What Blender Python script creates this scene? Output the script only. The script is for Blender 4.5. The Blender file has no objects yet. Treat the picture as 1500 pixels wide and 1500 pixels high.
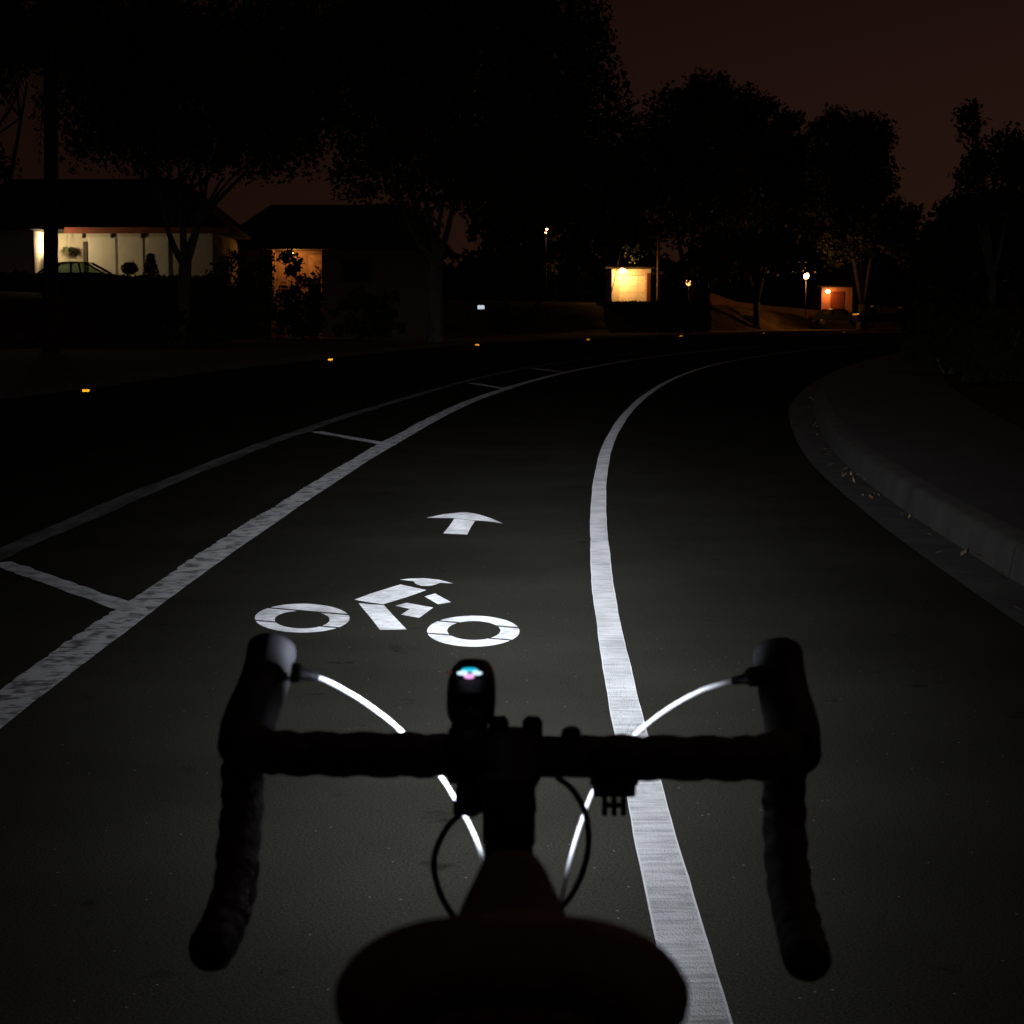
import bpy, bmesh, math, random
import numpy as np
from mathutils import Vector, Matrix

D = bpy.data
scene = bpy.context.scene
COL = scene.collection
R = math.radians

# ------------------------------------------------------------------ camera
F_PX = 2820.0            # focal length in pixels of the 1500 px photograph
CAM_H = 1.22
TILT = math.atan(288.0 / F_PX)
cam_data = D.cameras.new("camera")
cam = D.objects.new("camera", cam_data)
COL.objects.link(cam)
cam.location = (0, 0, CAM_H)
cam.rotation_euler = (R(90) - TILT, 0, 0)
cam_data.sensor_width = 36.0
cam_data.lens = F_PX / 1500.0 * 36.0
cam_data.clip_start = 0.05
cam_data.clip_end = 3000
cam_data.dof.use_dof = True
cam_data.dof.focus_distance = 7.5
cam_data.dof.aperture_fstop = 17.0
scene.camera = cam

# ------------------------------------------------------------------ night sky glow
world = D.worlds.new("World")
scene.world = world
world.use_nodes = True
nt = world.node_tree
nt.nodes.clear()
wo = nt.nodes.new("ShaderNodeOutputWorld")
bg = nt.nodes.new("ShaderNodeBackground")
tc = nt.nodes.new("ShaderNodeTexCoord")
sep = nt.nodes.new("ShaderNodeSeparateXYZ")
nt.links.new(tc.outputs["Generated"], sep.inputs[0])
ramp = nt.nodes.new("ShaderNodeValToRGB")
cr = ramp.color_ramp
cr.elements[0].position = 0.0
cr.elements[0].color = (0.0200, 0.0074, 0.0040, 1)
cr.elements[1].position = 1.0
cr.elements[1].color = (0.0035, 0.0020, 0.0020, 1)
e = cr.elements.new(0.10); e.color = (0.0165, 0.0066, 0.0047, 1)
e = cr.elements.new(0.19); e.color = (0.0098, 0.0040, 0.0029, 1)
nt.links.new(sep.outputs["Z"], ramp.inputs[0])
# the glow of the town is stronger towards the right
mr = nt.nodes.new("ShaderNodeMapRange")
mr.inputs["From Min"].default_value = -0.30
mr.inputs["From Max"].default_value = 0.28
mr.inputs["To Min"].default_value = 0.42
mr.inputs["To Max"].default_value = 1.05
nt.links.new(sep.outputs["X"], mr.inputs["Value"])
nt.links.new(ramp.outputs[0], bg.inputs["Color"])
# overhead sky, out of view, brightened as added light on the saddle top
mb_ = nt.nodes.new("ShaderNodeMapRange"); mb_.interpolation_type = 'SMOOTHSTEP'
mb_.inputs["From Min"].default_value = 0.30; mb_.inputs["From Max"].default_value = 0.9
mb_.inputs["To Min"].default_value = 1.0; mb_.inputs["To Max"].default_value = 4.0
nt.links.new(sep.outputs["Z"], mb_.inputs["Value"])
ml_ = nt.nodes.new("ShaderNodeMath"); ml_.operation = 'MULTIPLY'
nt.links.new(mr.outputs[0], ml_.inputs[0]); nt.links.new(mb_.outputs[0], ml_.inputs[1])
nt.links.new(ml_.outputs[0], bg.inputs["Strength"])
nt.links.new(bg.outputs[0], wo.inputs[0])

scene.view_settings.view_transform = 'Standard'
scene.view_settings.look = 'None'
scene.view_settings.exposure = 0.0
scene.view_settings.gamma = 1.0
scene.cycles.sample_clamp_indirect = 2.5

# ------------------------------------------------------------------ headlight beam (lamp of the bicycle)
LAMP_POS = (-0.033, 1.612, 0.914)
BEAM = 1.0
ld = D.lights.new("headlight_beam", 'SPOT')
ld.energy = 1.0
ld.spot_size = R(179)
ld.spot_blend = 0.25
ld.shadow_soft_size = 0.009
ld.color = (1, 1, 1)
ld.use_nodes = True
ln = ld.node_tree
ln.nodes.clear()
lo = ln.nodes.new("ShaderNodeOutputLight")
em = ln.nodes.new("ShaderNodeEmission")
em.inputs["Color"].default_value = (0.89, 0.945, 1.04, 1)
ltc = ln.nodes.new("ShaderNodeTexCoord")
lsep = ln.nodes.new("ShaderNodeSeparateXYZ")
ln.links.new(ltc.outputs["Normal"], lsep.inputs[0])
def M(op, a, b=None):
    n = ln.nodes.new("ShaderNodeMath"); n.operation = op
    for i, v in enumerate((a, b)):
        if v is None: continue
        if isinstance(v, (int, float)): n.inputs[i].default_value = v
        else: ln.links.new(v, n.inputs[i])
    return n.outputs[0]
zc = M('MAXIMUM', M('ABSOLUTE', lsep.outputs["Z"]), 0.02)
tx = M('DIVIDE', lsep.outputs["X"], zc)
ty = M('MULTIPLY', M('DIVIDE', lsep.outputs["Y"], M('MULTIPLY', zc, M('SIGN', lsep.outputs["Z"]))), -1.0)   # > 0 above the axis
HX, HDOWN, HUP = math.tan(R(8.3)), math.tan(R(7.6)), math.tan(R(3.9))
ny = M('MAXIMUM', M('DIVIDE', ty, HUP), M('DIVIDE', ty, -HDOWN))
q = M('ADD', M('POWER', M('ABSOLUTE', M('DIVIDE', tx, HX)), 2.0), M('POWER', ny, 2.0))
lor = M('POWER', M('ADD', 1.0, q), -1.5)
tt = M('ADD', M('MULTIPLY', tx, tx), M('MULTIPLY', ty, ty))
win = M('DIVIDE', 1.0, M('ADD', 1.0, M('POWER', M('DIVIDE', tt, math.tan(R(21)) ** 2), 1.5)))
core = M('MULTIPLY', M('MULTIPLY', lor, win), 900.0 * 18 * BEAM)
inten = M('ADD', core, M('MULTIPLY', M('ADD', 0.34, M('MULTIPLY', M('MULTIPLY', zc, zc), 0.9)), 18 * BEAM))
ln.links.new(inten, em.inputs["Strength"])
ln.links.new(em.outputs[0], lo.inputs[0])
beam = D.objects.new("headlight_beam", ld)
COL.objects.link(beam)
beam.location = LAMP_POS
beam.rotation_euler = (R(90 - 4.2), 0, R(-0.8))

# ------------------------------------------------------------------ pixel <-> world (survey of the photograph)
CT, ST = math.cos(TILT), math.sin(TILT)
def ray(px, py):
    dx, dz = (px - 750.0) / F_PX, (750.0 - py) / F_PX
    return dx, CT + dz * ST, -ST + dz * CT
def G(px, py, h=0.0):
    x, y, z = ray(px, py)
    t = (h - CAM_H) / z
    return Vector((x * t, y * t, h))
def P(px, py, Y):
    x, y, z = ray(px, py)
    t = Y / y
    return Vector((x * t, Y, CAM_H + z * t))

# ------------------------------------------------------------------ materials
def mat(name, color, rough=0.7, metal=0.0, spec=0.5, noise=0.0, nscale=8.0, emit=None, estr=0.0, bump=0.0, bscale=60.0):
    m = D.materials.new(name)
    m.use_nodes = True
    t = m.node_tree
    b = t.nodes["Principled BSDF"]
    b.inputs["Base Color"].default_value = (*color, 1)
    b.inputs["Roughness"].default_value = rough
    b.inputs["Metallic"].default_value = metal
    b.inputs["Specular IOR Level"].default_value = spec
    if noise or bump:
        c = t.nodes.new("ShaderNodeTexCoord")
    if noise:
        n = t.nodes.new("ShaderNodeTexNoise")
        n.inputs["Scale"].default_value = nscale
        n.inputs["Detail"].default_value = 6
        t.links.new(c.outputs["Object"], n.inputs["Vector"])
        r = t.nodes.new("ShaderNodeValToRGB")
        r.color_ramp.elements[0].position = 0.3
        r.color_ramp.elements[1].position = 0.7
        r.color_ramp.elements[0].color = (*[v * (1 - noise) for v in color], 1)
        r.color_ramp.elements[1].color = (*[min(1, v * (1 + noise)) for v in color], 1)
        t.links.new(n.outputs["Fac"], r.inputs[0])
        t.links.new(r.outputs[0], b.inputs["Base Color"])
    if bump:
        n = t.nodes.new("ShaderNodeTexNoise")
        n.inputs["Scale"].default_value = bscale
        n.inputs["Detail"].default_value = 4
        t.links.new(c.outputs["Object"], n.inputs["Vector"])
        bp = t.nodes.new("ShaderNodeBump")
        bp.inputs["Strength"].default_value = bump
        bp.inputs["Distance"].default_value = 0.01
        t.links.new(n.outputs["Fac"], bp.inputs["Height"])
        t.links.new(bp.outputs[0], b.inputs["Normal"])
    if emit:
        b.inputs["Emission Color"].default_value = (*emit, 1)
        b.inputs["Emission Strength"].default_value = estr
    return m

def asphalt_nodes(t, c):
    """Colour and bump of worn asphalt: fine aggregate, sparse pale stones, broad patches."""
    fine = t.nodes.new("ShaderNodeTexNoise"); fine.inputs["Scale"].default_value = 170; fine.inputs["Detail"].default_value = 5
    broad = t.nodes.new("ShaderNodeTexNoise"); broad.inputs["Scale"].default_value = 0.9; broad.inputs["Detail"].default_value = 8
    t.links.new(c, fine.inputs["Vector"]); t.links.new(c, broad.inputs["Vector"])
    r = t.nodes.new("ShaderNodeValToRGB")
    r.color_ramp.elements[0].position = 0.28; r.color_ramp.elements[0].color = (0.0175, 0.0168, 0.0136, 1)
    r.color_ramp.elements[1].position = 0.74; r.color_ramp.elements[1].color = (0.0600, 0.0572, 0.0455, 1)
    t.links.new(fine.outputs["Fac"], r.inputs[0])
    r2 = t.nodes.new("ShaderNodeValToRGB")
    r2.color_ramp.elements[0].position = 0.35; r2.color_ramp.elements[0].color = (0.82, 0.82, 0.80, 1)
    r2.color_ramp.elements[1].position = 0.68; r2.color_ramp.elements[1].color = (1.14, 1.14, 1.14, 1)
    t.links.new(broad.outputs["Fac"], r2.inputs[0])
    mx = t.nodes.new("ShaderNodeMix"); mx.data_type = 'RGBA'; mx.blend_type = 'MULTIPLY'; mx.inputs[0].default_value = 1
    t.links.new(r.outputs[0], mx.inputs[6]); t.links.new(r2.outputs[0], mx.inputs[7])
    stn = t.nodes.new("ShaderNodeTexNoise"); stn.inputs["Scale"].default_value = 4.2; stn.inputs["Detail"].default_value = 3; stn.inputs["Roughness"].default_value = 0.7
    t.links.new(c, stn.inputs["Vector"])
    r3 = t.nodes.new("ShaderNodeValToRGB")
    r3.color_ramp.elements[0].position = 0.27; r3.color_ramp.elements[0].color = (0.55, 0.55, 0.55, 1)
    r3.color_ramp.elements[1].position = 0.36; r3.color_ramp.elements[1].color = (1, 1, 1, 1)
    t.links.new(stn.outputs["Fac"], r3.inputs[0])
    mx3 = t.nodes.new("ShaderNodeMix"); mx3.data_type = 'RGBA'; mx3.blend_type = 'MULTIPLY'; mx3.inputs[0].default_value = 1
    t.links.new(mx.outputs[2], mx3.inputs[6]); t.links.new(r3.outputs[0], mx3.inputs[7]); mx = mx3
    vo = t.nodes.new("ShaderNodeTexVoronoi"); vo.inputs["Scale"].default_value = 60
    t.links.new(c, vo.inputs["Vector"])
    sp = t.nodes.new("ShaderNodeSeparateColor")
    t.links.new(vo.outputs["Color"], sp.inputs[0])
    gt = t.nodes.new("ShaderNodeMath"); gt.operation = 'GREATER_THAN'; gt.inputs[1].default_value = 0.978
    t.links.new(sp.outputs[0], gt.inputs[0])
    lt = t.nodes.new("ShaderNodeMath"); lt.operation = 'LESS_THAN'; lt.inputs[1].default_value = 0.17
    t.links.new(vo.outputs["Distance"], lt.inputs[0])
    an = t.nodes.new("ShaderNodeMath"); an.operation = 'MULTIPLY'
    t.links.new(gt.outputs[0], an.inputs[0]); t.links.new(lt.outputs[0], an.inputs[1])
    mx2 = t.nodes.new("ShaderNodeMix"); mx2.data_type = 'RGBA'
    mx2.inputs[7].default_value = (0.20, 0.18, 0.15, 1)
    t.links.new(an.outputs[0], mx2.inputs[0]); t.links.new(mx.outputs[2], mx2.inputs[6])
    return mx2.outputs[2], fine.outputs["Fac"]

def make_asphalt():
    m = D.materials.new("asphalt"); m.use_nodes = True; t = m.node_tree
    b = t.nodes["Principled BSDF"]
    c = t.nodes.new("ShaderNodeTexCoord").outputs["Object"]
    colr, h = asphalt_nodes(t, c)
    t.links.new(colr, b.inputs["Base Color"])
    b.inputs["Roughness"].default_value = 0.9
    b.inputs["Specular IOR Level"].default_value = 0.0
    bp = t.nodes.new("ShaderNodeBump"); bp.inputs["Strength"].default_value = 0.0; bp.inputs["Distance"].default_value = 0.002
    t.links.new(h, bp.inputs["Height"]); t.links.new(bp.outputs[0], b.inputs["Normal"])
    return m

def make_paint(name, wear, edge_line=False, across=1.0, white=0.78, wear_scale=1.0, patch=(2.6, 5), pk=0.55, soft=0.0):
    """Road paint; UV = metres along / across. 'wear' lets the asphalt show through in streaks."""
    m = D.materials.new(name); m.use_nodes = True; t = m.node_tree
    b = t.nodes["Principled BSDF"]
    c = t.nodes.new("ShaderNodeTexCoord")
    colr, h = asphalt_nodes(t, c.outputs["Object"])
    uv = c.outputs["UV"]
    mp = t.nodes.new("ShaderNodeMapping"); mp.inputs["Scale"].default_value = (46 * wear_scale, 7 * across * wear_scale, 1)
    t.links.new(uv, mp.inputs["Vector"])
    st = t.nodes.new("ShaderNodeTexNoise"); st.inputs["Scale"].default_value = 1.0; st.inputs["Detail"].default_value = 9; st.inputs["Roughness"].default_value = 0.68
    st.inputs["Distortion"].default_value = 0.6
    t.links.new(mp.outputs[0], st.inputs["Vector"])
    mp2 = t.nodes.new("ShaderNodeMapping"); mp2.inputs["Scale"].default_value = (patch[0], patch[1], 1)
    t.links.new(uv, mp2.inputs["Vector"])
    bd = t.nodes.new("ShaderNodeTexNoise"); bd.inputs["Scale"].default_value = 1.0; bd.inputs["Detail"].default_value = 5
    t.links.new(mp2.outputs[0], bd.inputs["Vector"])
    ad = t.nodes.new("ShaderNodeMath"); ad.operation = 'MULTIPLY_ADD'; ad.inputs[1].default_value = pk
    t.links.new(bd.outputs["Fac"], ad.inputs[0]); t.links.new(st.outputs["Fac"], ad.inputs[2])
    r = t.nodes.new("ShaderNodeValToRGB")
    o5 = (pk - 0.55) * 0.5
    lo_, hi_ = 0.60 + 0.24 * (wear - 0.5) + o5 - soft, 0.92 + 0.22 * (wear - 0.5) + o5 + soft
    r.color_ramp.elements[0].position = max(0.0, lo_); r.color_ramp.elements[0].color = (0, 0, 0, 1)
    r.color_ramp.elements[1].position = min(1.0, hi_); r.color_ramp.elements[1].color = (1, 1, 1, 1)
    t.links.new(ad.outputs[0], r.inputs[0])
    mnp = t.nodes.new("ShaderNodeMapRange"); mnp.inputs["To Min"].default_value = 1.0 - wear; mnp.inputs["To Max"].default_value = 1.0
    t.links.new(r.outputs[0], mnp.inputs["Value"])
    fac = mnp.outputs[0]
    if edge_line:   # thicker paint left along both edges of the line
        su = t.nodes.new("ShaderNodeSeparateXYZ"); t.links.new(uv, su.inputs[0])
        a1 = t.nodes.new("ShaderNodeMath"); a1.operation = 'ABSOLUTE'; t.links.new(su.outputs["Y"], a1.inputs[0])
        g1 = t.nodes.new("ShaderNodeMapRange"); g1.inputs["From Min"].default_value = 0.0435; g1.inputs["From Max"].default_value = 0.047
        t.links.new(a1.outputs[0], g1.inputs["Value"])
        m1 = t.nodes.new("ShaderNodeMath"); m1.operation = 'MAXIMUM'
        t.links.new(fac, m1.inputs[0]); t.links.new(g1.outputs[0], m1.inputs[1]); fac = m1.outputs[0]
    mx = t.nodes.new("ShaderNodeMix"); mx.data_type = 'RGBA'
    mx.inputs[7].default_value = (white * 0.99, white * 0.99, white, 1)
    t.links.new(fac, mx.inputs[0]); t.links.new(colr, mx.inputs[6]); t.links.new(mx.outputs[2], b.inputs["Base Color"])
    b.inputs["Roughness"].default_value = 0.75
    b.inputs["Specular IOR Level"].default_value = 0.2
    b.inputs["Sheen Weight"].default_value = 0.0
    b.inputs["Sheen Roughness"].default_value = 0.8
    t.links.new(mx.outputs[2], b.inputs["Sheen Tint"])
    # the beaded surface: millimetre grains whose lamp-facing sides shine back at grazing angles
    gr = t.nodes.new("ShaderNodeTexVoronoi"); gr.inputs["Scale"].default_value = 260
    t.links.new(c.outputs["Object"], gr.inputs["Vector"])
    bp = t.nodes.new("ShaderNodeBump"); bp.inputs["Strength"].default_value = BEADS; bp.inputs["Distance"].default_value = 0.006
    bp.invert = True
    m.cycles.use_bump_map_correction = False
    t.links.new(gr.outputs["Distance"], bp.inputs["Height"]); t.links.new(bp.outputs[0], b.inputs["Normal"])
    return m
BEADS = 1.0

M_ASPHALT = make_asphalt()
M_LINE = make_paint("lane_paint", 0.60, True, across=0.8, white=0.62)
M_WORN = make_paint("worn_buffer_paint", 0.86, False, across=1.3, white=0.40, wear_scale=1.1, patch=(9, 13), pk=0.95, soft=0.03)
M_FAINT = make_paint("faded_buffer_paint", 0.95, False, across=1.0, white=0.11, patch=(1.6, 6), pk=0.9)
M_SYMBOL = make_paint("symbol_paint", 0.62, False, across=2.2, white=0.90)
def jointed(m, every):
    """dark expansion joints across a strip: position along the road circle, from the object coordinates"""
    t = m.node_tree; b = t.nodes["Principled BSDF"]
    src = b.inputs["Base Color"].links[0].from_socket
    c = t.nodes.new("ShaderNodeTexCoord"); sp = t.nodes.new("ShaderNodeSeparateXYZ"); t.links.new(c.outputs["Object"], sp.inputs[0])
    def Mn(op, a, v=None):
        n = t.nodes.new("ShaderNodeMath"); n.operation = op
        for i, q_ in enumerate((a, v)):
            if q_ is None: continue
            if isinstance(q_, (int, float)): n.inputs[i].default_value = q_
            else: t.links.new(q_, n.inputs[i])
        return n.outputs[0]
    an = Mn('ARCTAN2', Mn('SUBTRACT', sp.outputs["Y"], 3.0), Mn('SUBTRACT', 225.3, sp.outputs["X"]))
    fr = Mn('FRACT', Mn('DIVIDE', Mn('MULTIPLY', an, 225.0), every))
    gap = Mn('LESS_THAN', fr, 0.014 / every)
    mx = t.nodes.new("ShaderNodeMix"); mx.data_type = 'RGBA'; mx.inputs[7].default_value = (0.012, 0.011, 0.010, 1)
    t.links.new(gap, mx.inputs[0]); t.links.new(src, mx.inputs[6]); t.links.new(mx.outputs[2], b.inputs["Base Color"])
    return m
M_CONC = mat("concrete", (0.092, 0.090, 0.077), 0.9, noise=0.3, nscale=2.5, bump=0.3)
M_GUTTER = mat("gutter_concrete", (0.060, 0.058, 0.048), 0.9, noise=0.5, nscale=3.0, bump=0.3)
M_WALK = mat("sidewalk_concrete", (0.052, 0.054, 0.047), 0.9, noise=0.25, nscale=1.6, bump=0.3)
M_DIRT = mat("dirt", (0.06, 0.043, 0.030), 1.0, noise=0.5, nscale=1.1, bump=0.6, bscale=9, spec=0.05)
M_STRIP = mat("parkway_dirt", (0.10, 0.068, 0.046), 1.0, noise=0.35, nscale=0.8, bump=0.5, bscale=9, spec=0.05)
M_LEAF = mat("foliage", (0.040, 0.052, 0.022), 0.8, noise=0.4, nscale=1.2, spec=0.15)
M_LEAF2 = mat("dark_foliage", (0.030, 0.040, 0.018), 0.8, noise=0.4, nscale=1.0, spec=0.15)
M_FROND = mat("palm_frond", (0.045, 0.050, 0.022), 0.7, noise=0.3, nscale=2)
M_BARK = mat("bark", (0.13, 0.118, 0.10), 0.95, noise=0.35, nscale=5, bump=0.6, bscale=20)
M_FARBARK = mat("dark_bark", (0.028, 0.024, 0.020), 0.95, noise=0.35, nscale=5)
M_PALMBARK = mat("palm_bark", (0.05, 0.038, 0.028), 0.95, noise=0.4, nscale=6, bump=0.8, bscale=14)
M_STUCCO = mat("stucco", (0.46, 0.41, 0.33), 0.95, noise=0.08, nscale=3, bump=0.3)
M_DOOR = mat("garage_door_paint", (0.62, 0.58, 0.50), 0.7, noise=0.06, nscale=2)
M_ROOF = mat("roof_shingle", (0.018, 0.016, 0.015), 0.95, noise=0.4, nscale=5)
M_FASCIA = mat("red_brown_fascia", (0.15, 0.036, 0.018), 0.8, noise=0.15, nscale=4)
M_TRIMDARK = mat("dark_trim", (0.05, 0.035, 0.025), 0.8, noise=0.2)
M_GLASSD = mat("dark_window", (0.01, 0.012, 0.014), 0.08)
M_WOOD = mat("pole_wood", (0.26, 0.18, 0.11), 0.9, noise=0.3, nscale=4)
M_TAPE = mat("bar_tape", (0.046, 0.027, 0.024), 0.5, noise=0.25, nscale=40, bump=0.4, bscale=120)
M_HOOD = mat("rubber_hood", (0.013, 0.0135, 0.018), 0.55, noise=0.1, nscale=60)
M_BLACK = mat("black_alloy", (0.008, 0.008, 0.009), 0.55, noise=0.1, nscale=30)
M_PLASTIC = mat("black_plastic", (0.006, 0.006, 0.006), 0.6, noise=0.1, nscale=30)
M_SADDLE = mat("saddle_leather", (0.125, 0.080, 0.070), 0.7, noise=0.2, nscale=60, bump=0.1, bscale=200)
M_STEEL = mat("steel", (0.45, 0.45, 0.46), 0.3, metal=1.0, noise=0.05)
M_HOUSING = mat("white_cable_housing", (0.50, 0.51, 0.55), 0.35, noise=0.04, nscale=60)
M_BLACKCABLE = mat("black_cable_housing", (0.008, 0.008, 0.008), 0.4, noise=0.1, nscale=60)
M_FRAME = mat("frame_paint", (0.012, 0.011, 0.012), 0.35, noise=0.1, nscale=10)
M_RUBBER = mat("tyre_rubber", (0.010, 0.010, 0.010), 0.85, noise=0.2, nscale=40)
M_CARPAINT = mat("dark_car_paint", (0.012, 0.013, 0.016), 0.3, noise=0.1, nscale=1)
M_CARPALE = mat("tan_car_paint", (0.22, 0.17, 0.11), 0.35, noise=0.08, nscale=1)
M_CHROME = mat("wheel_alloy", (0.25, 0.25, 0.26), 0.4, metal=1.0, noise=0.05)
M_AMBER = mat("amber_reflector", (1.0, 0.69, 0.24), 0.036, metal=1.0, noise=0.05)
M_WHITEREF = mat("white_reflector", (0.95, 0.97, 1.0), 0.045, metal=1.0, noise=0.03)
M_REDREF = mat("red_tail_lens", (0.35, 0.01, 0.01), 0.15, noise=0.05)
M_MARKER = mat("marker_plastic", (0.32, 0.27, 0.16), 0.6, noise=0.2, nscale=30)
M_POT = mat("terracotta", (0.25, 0.10, 0.06), 0.9, noise=0.2, nscale=6)
def car_glass():
    m = D.materials.new("tinted_glass"); m.use_nodes = True; t = m.node_tree
    t.nodes.clear()
    o = t.nodes.new("ShaderNodeOutputMaterial"); mx = t.nodes.new("ShaderNodeMixShader")
    a = t.nodes.new("ShaderNodeBsdfTransparent"); a.inputs[0].default_value = (0.33, 0.42, 0.37, 1)
    g = t.nodes.new("ShaderNodeBsdfGlossy"); g.inputs["Roughness"].default_value = 0.05
    fr = t.nodes.new("ShaderNodeFresnel"); fr.inputs[0].default_value = 1.5
    t.links.new(fr.outputs[0], mx.inputs[0]); t.links.new(a.outputs[0], mx.inputs[1]); t.links.new(g.outputs[0], mx.inputs[2]); t.links.new(mx.outputs[0], o.inputs[0])
    return m
M_CARGLASS = car_glass()
def glow(name, c, s): return mat(name, (0.8, 0.8, 0.8), 0.4, emit=c, estr=s)
M_BULB = glow("orange_bulb", (1.0, 0.46, 0.12), 30)
M_BULBDIM = glow("dim_orange_bulb", (1.0, 0.38, 0.10), 4)
M_BULBWARM = glow("warm_bulb", (1.0, 0.70, 0.34), 40)
M_LITPANE = glow("lit_window_pane", (1.0, 0.80, 0.42), 2.0)
M_LED_C = glow("cyan_indicator", (0.0, 0.45, 0.62), 1.3)
M_LED_W = glow("white_indicator", (0.62, 0.85, 1.0), 1.4)
M_LED_P = glow("pink_indicator", (1.0, 0.42, 0.86), 1.25)
M_LED_R = glow("red_indicator", (0.5, 0.0, 0.02), 0.12)
M_LENS = glow("headlight_lens", (0.9, 0.96, 1.0), 30)

# ------------------------------------------------------------------ mesh helpers
class MB:
    """Collects vertices and faces (world coordinates); build() links ONE mesh object."""
    def __init__(s): s.v, s.f, s.uv = [], [], {}
    def add(s, verts, faces):
        o = len(s.v); s.v.extend([tuple(v) for v in verts]); s.f.extend([tuple(i + o for i in f) for f in faces]); return o
    def box(s, x0, x1, y0, y1, z0, z1):
        s.add([(x0,y0,z0),(x1,y0,z0),(x1,y1,z0),(x0,y1,z0),(x0,y0,z1),(x1,y0,z1),(x1,y1,z1),(x0,y1,z1)],
              [(0,3,2,1),(4,5,6,7),(0,1,5,4),(1,2,6,5),(2,3,7,6),(3,0,4,7)])
    def tube(s, pts, rad, n=14, cap=True, wob=None, squash=None):
        pts = [Vector(p) for p in pts]
        if not hasattr(rad, '__len__'): rad = [rad] * len(pts)
        rings = []; up = None
        for i, p in enumerate(pts):
            d = (pts[min(i + 1, len(pts) - 1)] - pts[max(i - 1, 0)]).normalized()
            if up is None:
                a = Vector((0, 0, 1)) if abs(d.z) < 0.9 else Vector((1, 0, 0))
                up = (a - d * a.dot(d)).normalized()
            else:
                up = (up - d * up.dot(d)).normalized()
            sd = d.cross(up)
            ring = []
            for k in range(n):
                a = 2 * math.pi * k / n
                r = rad[i] * (1 + (wob(i, a) if wob else 0))
                sx, su = (squash[i] if squash else (1, 1))
                ring.append(p + sd * (math.cos(a) * r * sx) + up * (math.sin(a) * r * su))
            rings.append(ring)
        o = len(s.v)
        for rg in rings: s.v.extend([tuple(v) for v in rg])
        for i in range(len(rings) - 1):
            for k in range(n):
                a, b = o + i * n + k, o + i * n + (k + 1) % n
                s.f.append((a, b, b + n, a + n))
        if cap:
            s.f.append(tuple(o + k for k in reversed(range(n))))
            s.f.append(tuple(o + (len(rings) - 1) * n + k for k in range(n)))
    def ball(s, c, r, n=12, m=8, sc=(1, 1, 1)):
        c = Vector(c); o = len(s.v)
        for i in range(m + 1):
            t = math.pi * i / m
            for k in range(n):
                a = 2 * math.pi * k / n
                s.v.append((c.x + r * sc[0] * math.sin(t) * math.cos(a), c.y + r * sc[1] * math.sin(t) * math.sin(a), c.z + r * sc[2] * math.cos(t)))
        for i in range(m):
            for k in range(n):
                a, b = o + i * n + k, o + i * n + (k + 1) % n
                s.f.append((a, a + n, b + n, b))
    def quads(s, arr):
        o = len(s.v); n = len(arr)
        s.v.extend(map(tuple, arr.reshape(-1, 3).tolist()))
        s.f.extend([(o + 4*i, o + 4*i + 1, o + 4*i + 2, o + 4*i + 3) for i in range(n)])
    def build(s, name, material, parent=None, smooth=False, bevel=0.0, subdiv=0):
        off = wloc(parent) if parent else Vector((0, 0, 0))
        me = D.meshes.new(name)
        me.from_pydata([(v[0] - off.x, v[1] - off.y, v[2] - off.z) for v in s.v], [], s.f)
        me.validate(); me.update()
        me.materials.append(material)
        if smooth: me.polygons.foreach_set("use_smooth", [True] * len(me.polygons))
        o = D.objects.new(name, me); COL.objects.link(o)
        if parent: o.parent = parent
        if bevel:
            b = o.modifiers.new("bevel", 'BEVEL'); b.width = bevel; b.segments = 2; b.limit_method = 'ANGLE'
        if subdiv:
            b = o.modifiers.new("subdiv", 'SUBSURF'); b.levels = subdiv; b.render_levels = subdiv
        return o
def wloc(o):
    v = Vector((0, 0, 0))
    while o: v += o.location; o = o.parent
    return v
def tag(o, label=None, cat=None, group=None, kind=None):
    for k, v in (("label", label), ("category", cat), ("group", group), ("kind", kind)):
        if v: o[k] = v
    return o
def thing(name, loc, label, cat, group=None):
    o = D.objects.new(name, None); COL.objects.link(o); o.location = loc; o.empty_display_size = 0.3
    return tag(o, label, cat, group)
def copy_tree(o, parent=None):
    c = o.copy(); COL.objects.link(c)
    if parent: c.parent = parent
    for ch in [x for x in D.objects if x.parent == o]: copy_tree(ch, c)
    return c
def catmull(pts, n=10):
    pts = [Vector(p) for p in pts]
    P_ = [pts[0] * 2 - pts[1]] + pts + [pts[-1] * 2 - pts[-2]]
    out = []
    for i in range(1, len(P_) - 2):
        a, b, c, d = P_[i-1], P_[i], P_[i+1], P_[i+2]
        for k in range(n):
            t = k / n
            out.append(0.5 * ((2*b) + (c - a)*t + (2*a - 5*b + 4*c - d)*t*t + (-a + 3*b - 3*c + d)*t**3))
    out.append(pts[-1]); return out
def lamp(name, loc, energy, color, radius=0.06, parent=None):
    l = D.lights.new(name, 'POINT'); l.energy = energy; l.color = color; l.shadow_soft_size = radius
    o = D.objects.new(name, l); COL.objects.link(o); o.location = loc
    return o

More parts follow.
